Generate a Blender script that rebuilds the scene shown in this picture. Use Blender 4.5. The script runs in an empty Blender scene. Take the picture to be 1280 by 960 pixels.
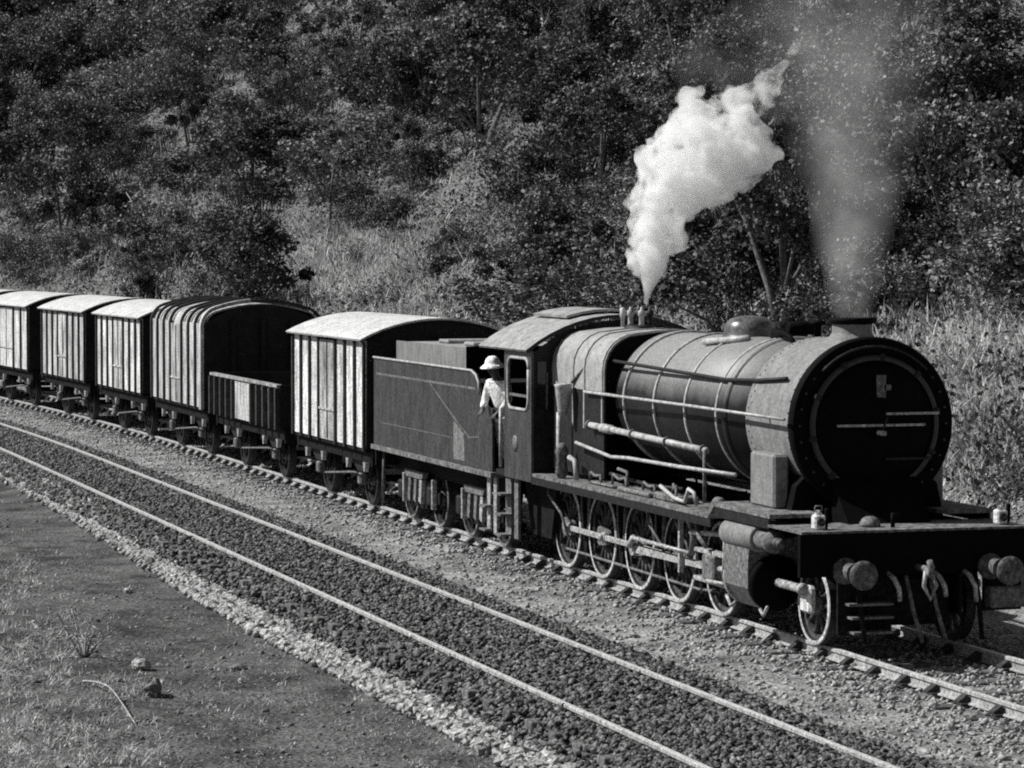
import bpy, math, random
import numpy as np
from mathutils import Vector, Matrix
random.seed(7); rng = np.random.default_rng(7)
PI = math.pi
scene = bpy.context.scene
col = scene.collection

# ------------------------------------------------------------------ camera
# world: X = along the line towards the engine's front, Y = away from the photographer, Z up, rail top Z = 0
FPX, CAMH, VPX, HORY = 3850.0, 4.85, -550.0, 310.0
pit = math.atan((480 - HORY) / FPX)
yaw = math.atan((640 - VPX) / (FPX / math.cos(pit)))
RIGHT = np.array([math.sin(yaw), math.cos(yaw), 0])
FWD = np.array([-math.cos(yaw) * math.cos(pit), math.sin(yaw) * math.cos(pit), -math.sin(pit)])
UP = np.cross(RIGHT, FWD)
CAM = np.array([34.71, -15.55, CAMH])
cd = bpy.data.cameras.new('camera'); cam = bpy.data.objects.new('camera', cd); col.objects.link(cam)
cd.sensor_width = 36; cd.lens = FPX / 1280 * 36; cd.clip_start = 0.5; cd.clip_end = 3000
M = Matrix.Identity(4)
for i in range(3):
    M[i][0] = RIGHT[i]; M[i][1] = UP[i]; M[i][2] = -FWD[i]; M[i][3] = CAM[i]
cam.matrix_world = M
scene.camera = cam

def ray(x, y):
    return (x - 640) / FPX * RIGHT - (y - 480) / FPX * UP + FWD
def onX(x, y, X): r = ray(x, y); return CAM + r * ((X - CAM[0]) / r[0])
def onZ(x, y, Z): r = ray(x, y); return CAM + r * ((Z - CAM[2]) / r[2])

# ------------------------------------------------------------------ light (black-and-white plate: neutral sky and sun)
SUN_EL, SUN_AZ = math.radians(44), math.radians(26)      # azimuth measured from the -Y side towards the train's tail
sdir = Vector((-math.sin(SUN_AZ) * math.cos(SUN_EL), -math.cos(SUN_AZ) * math.cos(SUN_EL), math.sin(SUN_EL)))
world = bpy.data.worlds.new('World'); scene.world = world; world.use_nodes = True
wn = world.node_tree.nodes; wl = world.node_tree.links
sky = wn.new('ShaderNodeTexSky'); sky.sky_type = 'NISHITA'; sky.sun_disc = False
sky.sun_elevation = SUN_EL; sky.sun_rotation = math.atan2(sdir.x, sdir.y)
bw = wn.new('ShaderNodeRGBToBW'); wl.new(sky.outputs[0], bw.inputs[0]); wl.new(bw.outputs[0], wn['Background'].inputs[0])
wn['Background'].inputs[1].default_value = 0.05
sd = bpy.data.lights.new('sun', 'SUN'); sun = bpy.data.objects.new('sun', sd); col.objects.link(sun)
sd.energy = 5.0; sd.angle = math.radians(0.5); sd.color = (1, 0.995, 0.985)
sun.rotation_euler = (-sdir).to_track_quat('-Z', 'Y').to_euler(); sun.location = (0, -30, 40)
vs = scene.view_settings
vs.view_transform = 'Standard'; vs.look = 'None'; vs.gamma = 1; vs.exposure = 0.15; vs.use_curve_mapping = False
cy = scene.cycles
cy.max_bounces = 16; cy.volume_bounces = 14; cy.transparent_max_bounces = 16
cy.volume_step_rate = 1.0; cy.volume_max_steps = 256; cy.filter_width = 2.0
cy.use_denoising = False

# ------------------------------------------------------------------ materials (all grey: the photograph is monochrome)
MATS = {}
def mat(name, a, b=None, rough=0.7, scale=6.0, detail=6, spec=0.3, bump=0.0, bscale=None, stretch=(1, 1, 1), lo=0.35, hi=0.65,
        top_sheen=None, metallic=0.0, rand=0.0, translucent=0.0, grain=0.42):
    m = bpy.data.materials.new(name); m.use_nodes = True
    nt = m.node_tree; N = nt.nodes; L = nt.links
    bs = N['Principled BSDF']; bs.inputs['Roughness'].default_value = rough
    bs.inputs['Specular IOR Level'].default_value = spec; bs.inputs['Metallic'].default_value = metallic
    geo = N.new('ShaderNodeNewGeometry')
    mp = N.new('ShaderNodeMapping'); mp.inputs['Scale'].default_value = stretch; L.new(geo.outputs['Position'], mp.inputs['Vector'])
    b = a if b is None else b
    nz = N.new('ShaderNodeTexNoise'); nz.inputs['Scale'].default_value = scale; nz.inputs['Detail'].default_value = detail
    nz.inputs['Roughness'].default_value = 0.65
    L.new(mp.outputs[0], nz.inputs['Vector'])
    mr = N.new('ShaderNodeMapRange'); mr.inputs[1].default_value = lo; mr.inputs[2].default_value = hi
    mr.inputs[3].default_value = a; mr.inputs[4].default_value = b
    L.new(nz.outputs[0], mr.inputs[0]); out = mr.outputs[0]
    if top_sheen is not None:                                   # sky sheen on upward faces, put in as a paler colour
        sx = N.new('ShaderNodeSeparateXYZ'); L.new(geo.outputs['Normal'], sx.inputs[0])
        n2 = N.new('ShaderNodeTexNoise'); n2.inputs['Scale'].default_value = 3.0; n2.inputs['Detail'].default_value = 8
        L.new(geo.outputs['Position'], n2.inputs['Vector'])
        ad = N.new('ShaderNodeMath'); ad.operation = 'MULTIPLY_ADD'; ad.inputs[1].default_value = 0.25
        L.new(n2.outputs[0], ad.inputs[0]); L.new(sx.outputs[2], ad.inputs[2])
        d = N.new('ShaderNodeMapRange'); d.inputs[1].default_value = top_sheen[1]; d.inputs[2].default_value = top_sheen[2]; L.new(ad.outputs[0], d.inputs[0])
        mx = N.new('ShaderNodeMix'); mx.data_type = 'FLOAT'; L.new(d.outputs[0], mx.inputs[0]); L.new(out, mx.inputs[2]); mx.inputs[3].default_value = top_sheen[0]
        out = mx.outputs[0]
    if grain:                                              # fine speckle in the colour, imitating film grain
        ng = N.new('ShaderNodeTexNoise'); ng.inputs['Scale'].default_value = 26; ng.inputs['Detail'].default_value = 2; L.new(geo.outputs['Position'], ng.inputs['Vector'])
        rg = N.new('ShaderNodeMapRange'); rg.inputs[1].default_value = 0.34; rg.inputs[2].default_value = 0.66; rg.inputs[3].default_value = 1 - grain; rg.inputs[4].default_value = 1 + grain
        L.new(ng.outputs[0], rg.inputs[0]); mg = N.new('ShaderNodeMath'); mg.operation = 'MULTIPLY'; L.new(out, mg.inputs[0]); L.new(rg.outputs[0], mg.inputs[1]); out = mg.outputs[0]
    if rand:
        oi = N.new('ShaderNodeObjectInfo'); r = N.new('ShaderNodeMapRange'); r.inputs[3].default_value = 1 - rand; r.inputs[4].default_value = 1 + rand
        L.new(oi.outputs['Random'], r.inputs[0]); mu = N.new('ShaderNodeMath'); mu.operation = 'MULTIPLY'
        L.new(out, mu.inputs[0]); L.new(r.outputs[0], mu.inputs[1]); out = mu.outputs[0]
    L.new(out, bs.inputs['Base Color'])
    if bump:
        n3 = N.new('ShaderNodeTexNoise'); n3.inputs['Scale'].default_value = bscale or scale * 3; n3.inputs['Detail'].default_value = 5
        L.new(mp.outputs[0], n3.inputs['Vector'])
        bp = N.new('ShaderNodeBump'); bp.inputs['Strength'].default_value = bump; bp.inputs['Distance'].default_value = 0.05
        L.new(n3.outputs[0], bp.inputs['Height']); L.new(bp.outputs[0], bs.inputs['Normal'])
    if translucent:
        tr = N.new('ShaderNodeBsdfTranslucent'); L.new(out, tr.inputs[0]); ms = N.new('ShaderNodeMixShader'); ms.inputs[0].default_value = translucent
        L.new(bs.outputs[0], ms.inputs[1]); L.new(tr.outputs[0], ms.inputs[2]); L.new(ms.outputs[0], N['Material Output'].inputs[0])
    MATS[name] = m
    return m

mat('black_gloss', 0.006, 0.014, rough=0.5, spec=0.35, scale=5, top_sheen=(0.24, 0.24, 0.60), grain=0.22)  # paler top colour stands in for light reflected off the gloss
mat('smokebox_grey', 0.16, 0.25, grain=0.22, rough=0.65, scale=7, stretch=(1, 1, 0.4))
mat('soot_black', 0.0015, 0.004, rough=0.75, spec=0.08, scale=8)
mat('iron_black', 0.007, 0.02, rough=0.6, spec=0.3, scale=9)
mat('firebox_grey', 0.26, 0.4, grain=0.2, rough=0.5, scale=6)
mat('cab_paint', 0.03, 0.07, rough=0.4, spec=0.5, scale=7, stretch=(1, 1, 0.4))
mat('cab_roof', 0.2, 0.38, grain=0.25, rough=0.8, scale=5)
mat('tender_paint', 0.03, 0.06, rough=0.5, spec=0.4, scale=6, stretch=(1, 1, 0.35))
mat('tender_stain', 0.1, 0.24, rough=0.6, scale=10, stretch=(1, 1, 0.2))
mat('lining', 0.1, 0.18, rough=0.5)
mat('worn_steel', 0.18, 0.5, rough=0.4, spec=0.6, scale=12)
mat('tyre_white', 0.3, 0.6, rough=0.6, scale=12)
mat('spoke_iron', 0.03, 0.11, rough=0.6, scale=14)
mat('wheel_dark', 0.012, 0.04, rough=0.6, scale=14)
mat('frame_dark', 0.006, 0.016, rough=0.8, spec=0.1, scale=8)
mat('grime_light', 0.06, 0.22, grain=0.3, rough=0.7, scale=14)
mat('footplate', 0.06, 0.24, rough=0.75, scale=9)
mat('copper_pale', 0.26, 0.56, grain=0.2, rough=0.4, scale=7)
mat('coal', 0.008, 0.03, rough=0.5, scale=20)
mat('wagon_panel', 0.32, 0.84, rough=0.7, scale=4.5, stretch=(1, 1, 0.28), rand=0.10, detail=8)
mat('wagon_panel_dull', 0.2, 0.62, rough=0.75, scale=4, stretch=(1, 1, 0.3), rand=0.12, detail=8)
mat('wagon_door', 0.12, 0.6, rough=0.75, scale=2.6, stretch=(1.6, 1, 0.5), rand=0.2, detail=8)
mat('wagon_rib', 0.02, 0.05, rough=0.7, scale=6)
mat('wagon_end', 0.008, 0.02, rough=0.75, scale=4)
mat('wagon_roof', 0.42, 0.62, rough=0.8, scale=3)
mat('open_panel', 0.12, 0.46, rough=0.8, scale=5, detail=8)
mat('rail_web', 0.24, 0.42, rough=0.7, scale=9)
mat('rail_head', 0.5, 0.68, rough=0.35, spec=0.6, scale=9)
mat('chair_iron', 0.02, 0.05, rough=0.8, scale=20)
mat('sleeper_wood', 0.06, 0.16, rough=0.9, scale=8, stretch=(3, 1, 3), rand=0.3)
mat('ballast_dark', 0.014, 0.24, rough=0.9, scale=14, detail=3, lo=0.4, hi=0.66)
mat('ballast_light', 0.07, 0.5, rough=0.9, scale=16, detail=3, lo=0.3, hi=0.7)
mat('edge_stone', 0.22, 0.5, rough=0.9, scale=7, rand=0.25, bump=0.5, bscale=25)
mat('rock', 0.1, 0.22, rough=0.9, scale=9, bump=0.6, bscale=25)
mat('rock_pale', 0.5, 0.7, rough=0.9, scale=9, bump=0.6, bscale=25)
mat('dry_grass', 0.14, 0.9, rough=0.9, scale=6.0, translucent=0.25, lo=0.3, hi=0.7)
mat('bank_grass', 0.3, 0.75, rough=0.9, scale=0.4, translucent=0.25, lo=0.3, hi=0.7)
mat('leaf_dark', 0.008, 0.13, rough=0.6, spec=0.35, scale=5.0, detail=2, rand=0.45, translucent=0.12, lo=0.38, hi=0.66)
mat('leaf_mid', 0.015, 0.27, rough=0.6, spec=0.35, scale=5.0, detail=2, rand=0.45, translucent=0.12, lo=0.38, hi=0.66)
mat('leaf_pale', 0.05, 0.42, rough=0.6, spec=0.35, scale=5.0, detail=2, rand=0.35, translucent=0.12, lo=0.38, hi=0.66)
mat('bark', 0.08, 0.2, rough=0.9, scale=8)
mat('bark_pale', 0.55, 0.8, rough=0.8, scale=5)
mat('twig', 0.3, 0.6, rough=0.9, scale=12)
mat('skin', 0.07, 0.1, rough=0.6); mat('white_cloth', 0.78, 0.88, rough=0.9, scale=10); mat('cloth_pale', 0.6, 0.75, rough=0.9, scale=10)
mat('hat_white', 0.85, 0.9, rough=0.8); mat('hair', 0.01); mat('shoe', 0.02)
mat('glass_dark', 0.01, rough=0.1, spec=0.6)
mat('buffer_iron', 0.03, 0.16, rough=0.6, scale=14)
mat('gloss_iron', 0.05, 0.16, rough=0.32, spec=0.6, scale=5)
mat('ring_iron', 0.012, 0.03, rough=0.4, spec=0.5)
mat('lamp_pale', 0.5, 0.7, rough=0.5)
mat('shovel_ground', 0.1, 0.2)

def ground_mat(name, a, b, c, d):
    m = mat(name, a, b, rough=0.95, spec=0.1, scale=1.1, detail=10, bump=0.9, bscale=9, lo=0.32, hi=0.68)
    nt = m.node_tree; N = nt.nodes; L = nt.links; bs = N['Principled BSDF']
    src = bs.inputs['Base Color'].links[0].from_socket
    n = N.new('ShaderNodeTexNoise'); n.inputs['Scale'].default_value = 22; n.inputs['Detail'].default_value = 4
    geo = [q for q in N if q.bl_idname == 'ShaderNodeNewGeometry'][0]; L.new(geo.outputs['Position'], n.inputs['Vector'])
    r = N.new('ShaderNodeMapRange'); r.inputs[1].default_value = 0.3; r.inputs[2].default_value = 0.7; r.inputs[3].default_value = c; r.inputs[4].default_value = d
    L.new(n.outputs[0], r.inputs[0]); mu = N.new('ShaderNodeMath'); mu.operation = 'MULTIPLY'; L.new(src, mu.inputs[0]); L.new(r.outputs[0], mu.inputs[1])
    L.new(mu.outputs[0], bs.inputs['Base Color']); return m
ground_mat('dirt', 0.025, 0.14, 0.2, 1.8)
ground_mat('cess', 0.07, 0.36, 0.3, 1.7)
ground_mat('hill_soil', 0.05, 0.24, 0.4, 1.6)

# ------------------------------------------------------------------ mesh builder
class MB:
    def __init__(s): s.v = []; s.f = []; s.sm = []
    def add(s, vs, fs, smooth=False):
        o = len(s.v); s.v += [tuple(map(float, p)) for p in vs]; s.f += [tuple(i + o for i in f) for f in fs]; s.sm += [smooth] * len(fs); return s
    def box(s, x0, x1, y0, y1, z0, z1, b=0.0):
        if b <= 0:
            vs = [(x, y, z) for x in (x0, x1) for y in (y0, y1) for z in (z0, z1)]
            return s.add(vs, [(0, 1, 3, 2), (4, 6, 7, 5), (0, 4, 5, 1), (2, 3, 7, 6), (0, 2, 6, 4), (1, 5, 7, 3)])
        b = min(b, (x1 - x0) * .45, (y1 - y0) * .45, (z1 - z0) * .45)   # chamfered box
        vs = []; idx = {}
        for ix, (x, sx) in enumerate(((x0, 1), (x1, -1))):
            for iy, (y, sy) in enumerate(((y0, 1), (y1, -1))):
                for iz, (z, sz) in enumerate(((z0, 1), (z1, -1))):
                    for k in range(3):
                        idx[(ix, iy, iz, k)] = len(vs)
                        vs.append((x + (0 if k == 0 else sx * b), y + (0 if k == 1 else sy * b), z + (0 if k == 2 else sz * b)))
        fs = []
        for i in (0, 1):
            q = [(0, 0), (0, 1), (1, 1), (1, 0)]
            fx = [idx[(i, a, c, 0)] for a, c in q]; fy = [idx[(a, i, c, 1)] for a, c in q]; fz = [idx[(a, c, i, 2)] for a, c in q]
            fs += [tuple(fx if i == 0 else fx[::-1])[::-1], tuple(fy if i == 1 else fy[::-1])[::-1], tuple(fz if i == 0 else fz[::-1])[::-1]]
        for a in (0, 1):
            for c in (0, 1):
                fs.append((idx[(0, a, c, 1)], idx[(0, a, c, 2)], idx[(1, a, c, 2)], idx[(1, a, c, 1)]))
                fs.append((idx[(a, 0, c, 0)], idx[(a, 0, c, 2)], idx[(a, 1, c, 2)], idx[(a, 1, c, 0)]))
                fs.append((idx[(a, c, 0, 0)], idx[(a, c, 0, 1)], idx[(a, c, 1, 1)], idx[(a, c, 1, 0)]))
        for a in (0, 1):
            for c in (0, 1):
                for e in (0, 1): fs.append(tuple(idx[(a, c, e, k)] for k in range(3)))
        return s.add(vs, fs)
    def lathe(s, prof, c=(0, 0, 0), axis='z', n=32, a0=0, a1=2 * PI, smooth=True, cap=True):
        full = abs(a1 - a0 - 2 * PI) < 1e-6; m = n if full else n + 1
        vs = []
        for (r, h) in prof:
            for k in range(m):
                t = a0 + (a1 - a0) * k / n; p, q = r * math.cos(t), r * math.sin(t)
                if axis == 'z': v = (p, q, h)
                elif axis == 'x': v = (h, p, q)
                else: v = (q, h, p)
                vs.append((v[0] + c[0], v[1] + c[1], v[2] + c[2]))
        fs = []
        for i in range(len(prof) - 1):
            for k in range(n):
                k2 = (k + 1) % m if full else k + 1
                fs.append((i * m + k, i * m + k2, (i + 1) * m + k2, (i + 1) * m + k))
        s.add(vs, fs, smooth)
        if cap and full:
            o = len(s.v) - len(vs)
            if prof[0][0] > 1e-4: s.f.append(tuple(o + k for k in range(n))[::-1]); s.sm.append(False)
            if prof[-1][0] > 1e-4: s.f.append(tuple(o + (len(prof) - 1) * m + k for k in range(n))); s.sm.append(False)
        return s
    def cyl(s, c, r, h, axis='z', n=20, smooth=True, r2=None):
        return s.lathe([(r, 0), (r if r2 is None else r2, h)], c, axis, n, smooth=smooth)
    def tube(s, pts, r, n=8, smooth=True, closed=False):
        pts = [Vector(p) for p in pts]; rr = r if isinstance(r, (list, tuple)) else [r] * len(pts)
        vs = []; prev = None
        for i, p in enumerate(pts):
            t = (pts[min(i + 1, len(pts) - 1)] - pts[max(i - 1, 0)])
            t = t.normalized() if t.length > 1e-9 else Vector((0, 0, 1))
            if prev is None:
                u = t.orthogonal().normalized()
            else:
                u = prev - t * prev.dot(t); u = u.normalized() if u.length > 1e-6 else t.orthogonal().normalized()
            prev = u; w = t.cross(u)
            for k in range(n):
                a = 2 * PI * k / n; vs.append(p + (u * math.cos(a) + w * math.sin(a)) * rr[i])
        m = len(pts); fs = [(i * n + k, i * n + (k + 1) % n, (i + 1) * n + (k + 1) % n, (i + 1) * n + k) for i in range(m - 1) for k in range(n)]
        fs += [tuple(range(n))[::-1], tuple((m - 1) * n + k for k in range(n))]
        return s.add(vs, fs, smooth)
    def prism(s, poly, d0, d1, plane='xz', smooth=False):
        # extrude a 2-D outline; plane xz -> along y, yz -> along x, xy -> along z
        def P(a, b, d): return (a, d, b) if plane == 'xz' else ((d, a, b) if plane == 'yz' else (a, b, d))
        n = len(poly); vs = [P(a, b, d0) for a, b in poly] + [P(a, b, d1) for a, b in poly]
        s.add(vs, [tuple(range(n)), tuple(range(n, 2 * n))[::-1]])
        return s.add(vs, [(i, (i + 1) % n, n + (i + 1) % n, n + i) for i in range(n)], smooth)
    def sheet(s, prof, d0, d1, t, plane='yz'):
        # open curved sheet of thickness t following a profile
        n = len(prof); out = []
        for i in range(n):
            a = np.array(prof[max(i - 1, 0)]); b = np.array(prof[min(i + 1, n - 1)]); d = (b - a) / (np.linalg.norm(b - a) + 1e-9)
            out.append((prof[i][0] + d[1] * t, prof[i][1] - d[0] * t))
        return s.prism(list(prof) + out[::-1], d0, d1, plane)
    def sphere(s, c, r, sx=1, sy=1, sz=1, n=14, m=8):
        prof = [(max(1e-5, math.sin(PI * i / m)) * r, -math.cos(PI * i / m) * r) for i in range(m + 1)]
        o = len(s.v); s.lathe(prof, (0, 0, 0), 'z', n)
        for i in range(o, len(s.v)):
            x, y, z = s.v[i]; s.v[i] = (x * sx + c[0], y * sy + c[1], z * sz + c[2])
        return s
    def mesh(s, name):
        me = bpy.data.meshes.new(name); me.from_pydata(s.v, [], s.f); me.polygons.foreach_set('use_smooth', s.sm); me.update(); return me
    def build(s, name, m, parent=None, flip=True):
        me = s.mesh(name); me.materials.append(MATS[m]); o = bpy.data.objects.new(name, me); col.objects.link(o); o.parent = parent
        return o

def obj_from(me, name, parent=None, loc=(0, 0, 0), rot=(0, 0, 0), sc=(1, 1, 1)):
    o = bpy.data.objects.new(name, me); col.objects.link(o); o.parent = parent; o.location = loc; o.rotation_euler = rot; o.scale = sc; return o
def empty(name, loc=(0, 0, 0), rz=0):
    o = bpy.data.objects.new(name, None); col.objects.link(o); o.location = loc; o.rotation_euler = (0, 0, rz); o.empty_display_size = .3; return o
def tag(o, label=None, cat=None, group=None, kind=None):
    for k, v in (('label', label), ('category', cat), ('group', group), ('kind', kind)):
        if v: o[k] = v
    return o
def copy_tree(o, parent=None):
    c = o.copy(); col.objects.link(c); c.parent = parent
    for ch in list(o.children): copy_tree(ch, c)
    return c
def big_mesh(name, V, F, m, smooth=False):
    me = bpy.data.meshes.new(name); V = np.asarray(V, np.float32); F = np.asarray(F, np.int32); k = F.shape[1]
    me.vertices.add(len(V)); me.vertices.foreach_set('co', V.ravel())
    me.loops.add(F.size); me.loops.foreach_set('vertex_index', F.ravel())
    me.polygons.add(len(F)); me.polygons.foreach_set('loop_start', np.arange(0, F.size, k, dtype=np.int32)); me.polygons.foreach_set('loop_total', np.full(len(F), k, np.int32))
    if smooth: me.polygons.foreach_set('use_smooth', np.ones(len(F), bool))
    me.update(calc_edges=True); me.validate(); me.materials.append(MATS[m]); return me

# ------------------------------------------------------------------ lie of the land
def yc(X):                                   # the line bends gently towards the photographer far down the train
    u = np.maximum(0, -36 - np.asarray(X, float)); return -np.where(u < 170, 0.00115 * u * u, 0.00115 * 170 * 170 + 0.391 * (u - 170))
def heading(X): return math.atan((float(yc(X + .5)) - float(yc(X - .5))))
_ph = rng.uniform(0, 6.28, (24,)); _dr = rng.uniform(0, 6.28, (24,))
def wob(x, y, scale, octs=3, seed=0):
    z = 0; a = 1.0
    for o in range(octs):
        for k in range(4):
            i = (seed * 5 + o * 4 + k) % 24; f = 6.28 / scale * (2 ** o) * (0.75 + 0.12 * k)
            z = z + a * np.sin(f * (x * math.cos(_dr[i]) + y * math.sin(_dr[i])) + _ph[i]) * 0.35
        a *= 0.5
    return z
def terr(X, Y):
    X = np.asarray(X, float); Y = np.asarray(Y, float); d = Y - yc(X)
    bed = np.interp(d, [-40, -14, -7.6, -6.3, -5.9, -5.6, 2.6, 3.4, 4.4, 5.2], [0.1, -.35, -.52, -.50, -.42, -.18, -.18, -.5, -.55, -.35])
    rise = np.maximum(0, d - 4.9)
    hill = 0.60 * rise + np.minimum(rise / 12, 1) * (1.3 * wob(X, Y, 26, 3, 0)) + np.minimum(rise / 4, 1) * 0.25 * wob(X, Y, 5, 2, 1)
    near = np.where(d < -6.4, 0.035 * wob(X, Y, 1.7, 3, 2) * np.minimum(1, (-6.4 - d)), 0)
    return bed + hill + near

def grid(name, xs, ds, m):
    XX, DD = np.meshgrid(xs, ds, indexing='ij'); YY = DD + yc(XX); ZZ = terr(XX, YY)
    V = np.stack([XX, YY, ZZ], -1).reshape(-1, 3); nx, nd = len(xs), len(ds)
    i = (np.arange(nx - 1)[:, None] * nd + np.arange(nd - 1)[None]).ravel(); F = np.stack([i, i + nd, i + nd + 1, i + 1], 1)
    o = obj_from(big_mesh(name, V, F, m, True), name); tag(o, kind='structure'); return o
xs = np.concatenate([np.arange(40, -30, -.4), np.arange(-30, -120, -1.5), np.arange(-120, -520, -6)])[::-1]
g = grid('ground', xs, np.concatenate([np.arange(-42, -16, 1.0), np.arange(-16, -6.4, .2), np.array([-6.3, -6.1, -5.9, -5.6, -5, -4, -3])]), 'dirt'); g['label'] = 'bare dry earth beside the tracks'
g = grid('trackbed', xs, np.array([-3, -2.4, -1.8, -1, 0, 1, 2, 2.6, 3, 3.4, 4, 4.4, 4.9]), 'cess')
h = grid('hillside', xs, np.concatenate([np.arange(4.9, 14, .5), np.arange(14, 60, 1.5), np.arange(60, 330, 6)]), 'hill_soil')

# ------------------------------------------------------------------ tracks
railprof = [(-.035, 0), (.035, 0), (.036, -.035), (.012, -.045), (.012, -.115), (.062, -.13), (.062, -.14), (-.062, -.14), (-.062, -.13), (-.012, -.115), (-.012, -.045), (-.036, -.035)]
def rail(parent, y0, x0, x1):
    X = np.concatenate([np.arange(x1, -36, -6), np.arange(-36, x0, -2.5)]); mb = MB(); hd = MB(); n = len(railprof)
    for B, prof, dz in ((mb, railprof, 0), (hd, [(-.030, .004), (.030, .004), (.030, -.001), (-.030, -.001)], 0)):
        k = len(prof); vs = []
        for x in X:
            yy = float(yc(x)); vs += [(x, yy + y0 + a, b + dz) for a, b in prof]
        fs = [(i * k + j, i * k + (j + 1) % k, (i + 1) * k + (j + 1) % k, (i + 1) * k + j) for i in range(len(X) - 1) for j in range(k)]
        B.add(vs, fs + [tuple(range(k)), tuple((len(X) - 1) * k + j for j in range(k))[::-1]])
    r = mb.build('rail', 'rail_web', parent); hd.build('rail_head', 'rail_head', r)
sl = MB().box(-.12, .12, -1.3, 1.3, -.27, -.143, .012).mesh('sleeper'); sl.materials.append(MATS['sleeper_wood'])
chb = MB()
chb.box(-.11, .11, -.15, .15, -.142, -.118, .01)
for sg in (-1, 1): chb.prism([(sg * .15, -.12), (sg * .15, -.1), (sg * .05, -.03), (sg * .038, -.03), (sg * .038, -.12)], -.06, .06, 'yz')
ch = chb.mesh('rail_chair'); ch.materials.append(MATS['chair_iron'])
def track(name, cyv, x0, x1, step, label):
    t = empty(name); tag(t, label, kind='structure')
    for s in (-1, 1): rail(t, cyv + s * .84, x0, x1)
    x = x1 - .5
    while x > x0:
        z = random.uniform(-.004, .002); s = obj_from(sl, 'sleeper', t, (x + random.uniform(-.03, .03), float(yc(x)) + cyv, z - .002), (0, 0, heading(x) + random.uniform(-.012, .012)))
        for q in (-1, 1): obj_from(ch, 'rail_chair', s, (0, q * .84, 0))
        x -= step
track('railway_track', 0, -84, 11, .80, 'railway track carrying the goods train')
track('railway_track', -4.53, -64, 11.5, .80, 'empty railway track beside the goods train')

def stones(name, pts, size, m, label, parent=None, squash=.7):
    # broken stones: jittered octahedra with two extra corners
    base = np.array([[1, 0, 0], [-1, 0, 0], [0, 1, 0], [0, -1, 0], [0, 0, 1], [0, 0, -1]], float)
    tri = np.array([[0, 2, 4], [2, 1, 4], [1, 3, 4], [3, 0, 4], [2, 0, 5], [1, 2, 5], [3, 1, 5], [0, 3, 5]])
    n = len(pts); sc = (size * rng.lognormal(0, .28, (n, 1, 1)))
    V = (base[None] + rng.normal(0, .28, (n, 6, 3))) * sc * np.array([1, 1, squash])
    a = rng.uniform(0, 6.28, n); ca, sa = np.cos(a)[:, None], np.sin(a)[:, None]
    t = rng.normal(0, .5, n); ct, st = np.cos(t)[:, None], np.sin(t)[:, None]
    x, y, z = V[..., 0].copy(), V[..., 1].copy(), V[..., 2].copy(); y, z = y * ct - z * st, y * st + z * ct
    V[..., 0], V[..., 1], V[..., 2] = x * ca - y * sa, x * sa + y * ca, z
    V += pts[:, None]; F = (tri[None] + 6 * np.arange(n)[:, None, None]).reshape(-1, 3)
    o = obj_from(big_mesh(name, V.reshape(-1, 3), F, m), name, parent); tag(o, label, kind='stuff'); return o
def scatter_bed(n, x0, x1, d0, d1, bias, ztop):
    u = rng.random(n); X = x1 - (x1 - x0) * u ** bias; D = rng.uniform(d0, d1, n); Y = D + yc(X)
    return np.stack([X, Y, terr(X, Y) + ztop(D, n)], 1)
def z2(D, n): return np.interp(D, [-5.97, -5.88, -5.5, -3.4, -2.8], [.12, .12, .10, .10, .0]) + rng.uniform(-.03, .02, n)
p = scatter_bed(68000, -66, 11, -5.95, -2.85, 1.7, z2)
stones('ballast', p, .040, 'ballast_dark', 'dark broken stone ballast of the empty track')
def z1(D, n): return np.interp(D, [-3, -1.9, -1.5, 1.5, 1.9, 3], [.0, .0, .03, .03, .0, .0]) + rng.uniform(-.03, .015, n)
p = scatter_bed(30000, -80, 11, -2.9, 2.8, 1.7, z1)
stones('ballast', p, .034, 'ballast_light', 'pale fine ballast round the track under the train')

# stone edging between ballast and bare earth
def lump(seed, n1=7, n2=5, rough=.22):
    r = random.Random(seed); mb = MB(); mb.sphere((0, 0, 0), 1, n=n1, m=n2)
    mb.v = [tuple(c * (1 + r.uniform(-rough, rough)) for c in v) for v in mb.v]; mb.sm = [False] * len(mb.sm); return mb
stone_me = []
for k in range(8):
    me = lump(k, 6, 4, .34).mesh('stone'); me.materials.append(MATS['edge_stone']); stone_me.append(me)
ed = empty('stone_edging', (0, -6.1, -.45)); tag(ed, 'line of pale rubble stones edging the dark ballast', 'stone edging')
ex = []
x = 8.5
while x > -34:
    for row in range(3):
        ex.append((x + random.uniform(-.06, .06), -6.14 + .06 * math.sin(x * .21) + (row - 1) * .17 + random.uniform(-.05, .05) + max(0, (-x - 12)) * .018))
    x -= .17 + random.uniform(0, .06)
ne = 0; farp = []
for (sx, sy) in ex:
    if random.random() < .12: continue
    Y = sy + float(yc(sx)); zz = float(terr(sx, Y)) + .06
    if ne < 290:
        s = random.uniform(.06, .115); obj_from(random.choice(stone_me), 'stone', ed, (sx, Y + 6.1, zz + .45), (random.uniform(-.4, .4), random.uniform(-.4, .4), random.uniform(0, 6.3)), (s * random.uniform(.9, 1.3), s, s * random.uniform(.6, .85))); ne += 1
    else: farp.append((sx, Y, zz))
n = 5200; X = rng.uniform(-40, 9, n); Y = -6.14 + .06 * np.sin(X * .21) + np.clip(rng.normal(0, .13, n), -.27, .27) + np.maximum(0, -X - 12) * .018 + yc(X)
farp = np.concatenate([np.array(farp), np.stack([X, Y, terr(X, Y) + .05], 1)])
o = stones('small_stones', np.array(farp) - np.array([0, -6.1, -.45]), .055, 'edge_stone', None, ed)


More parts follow.
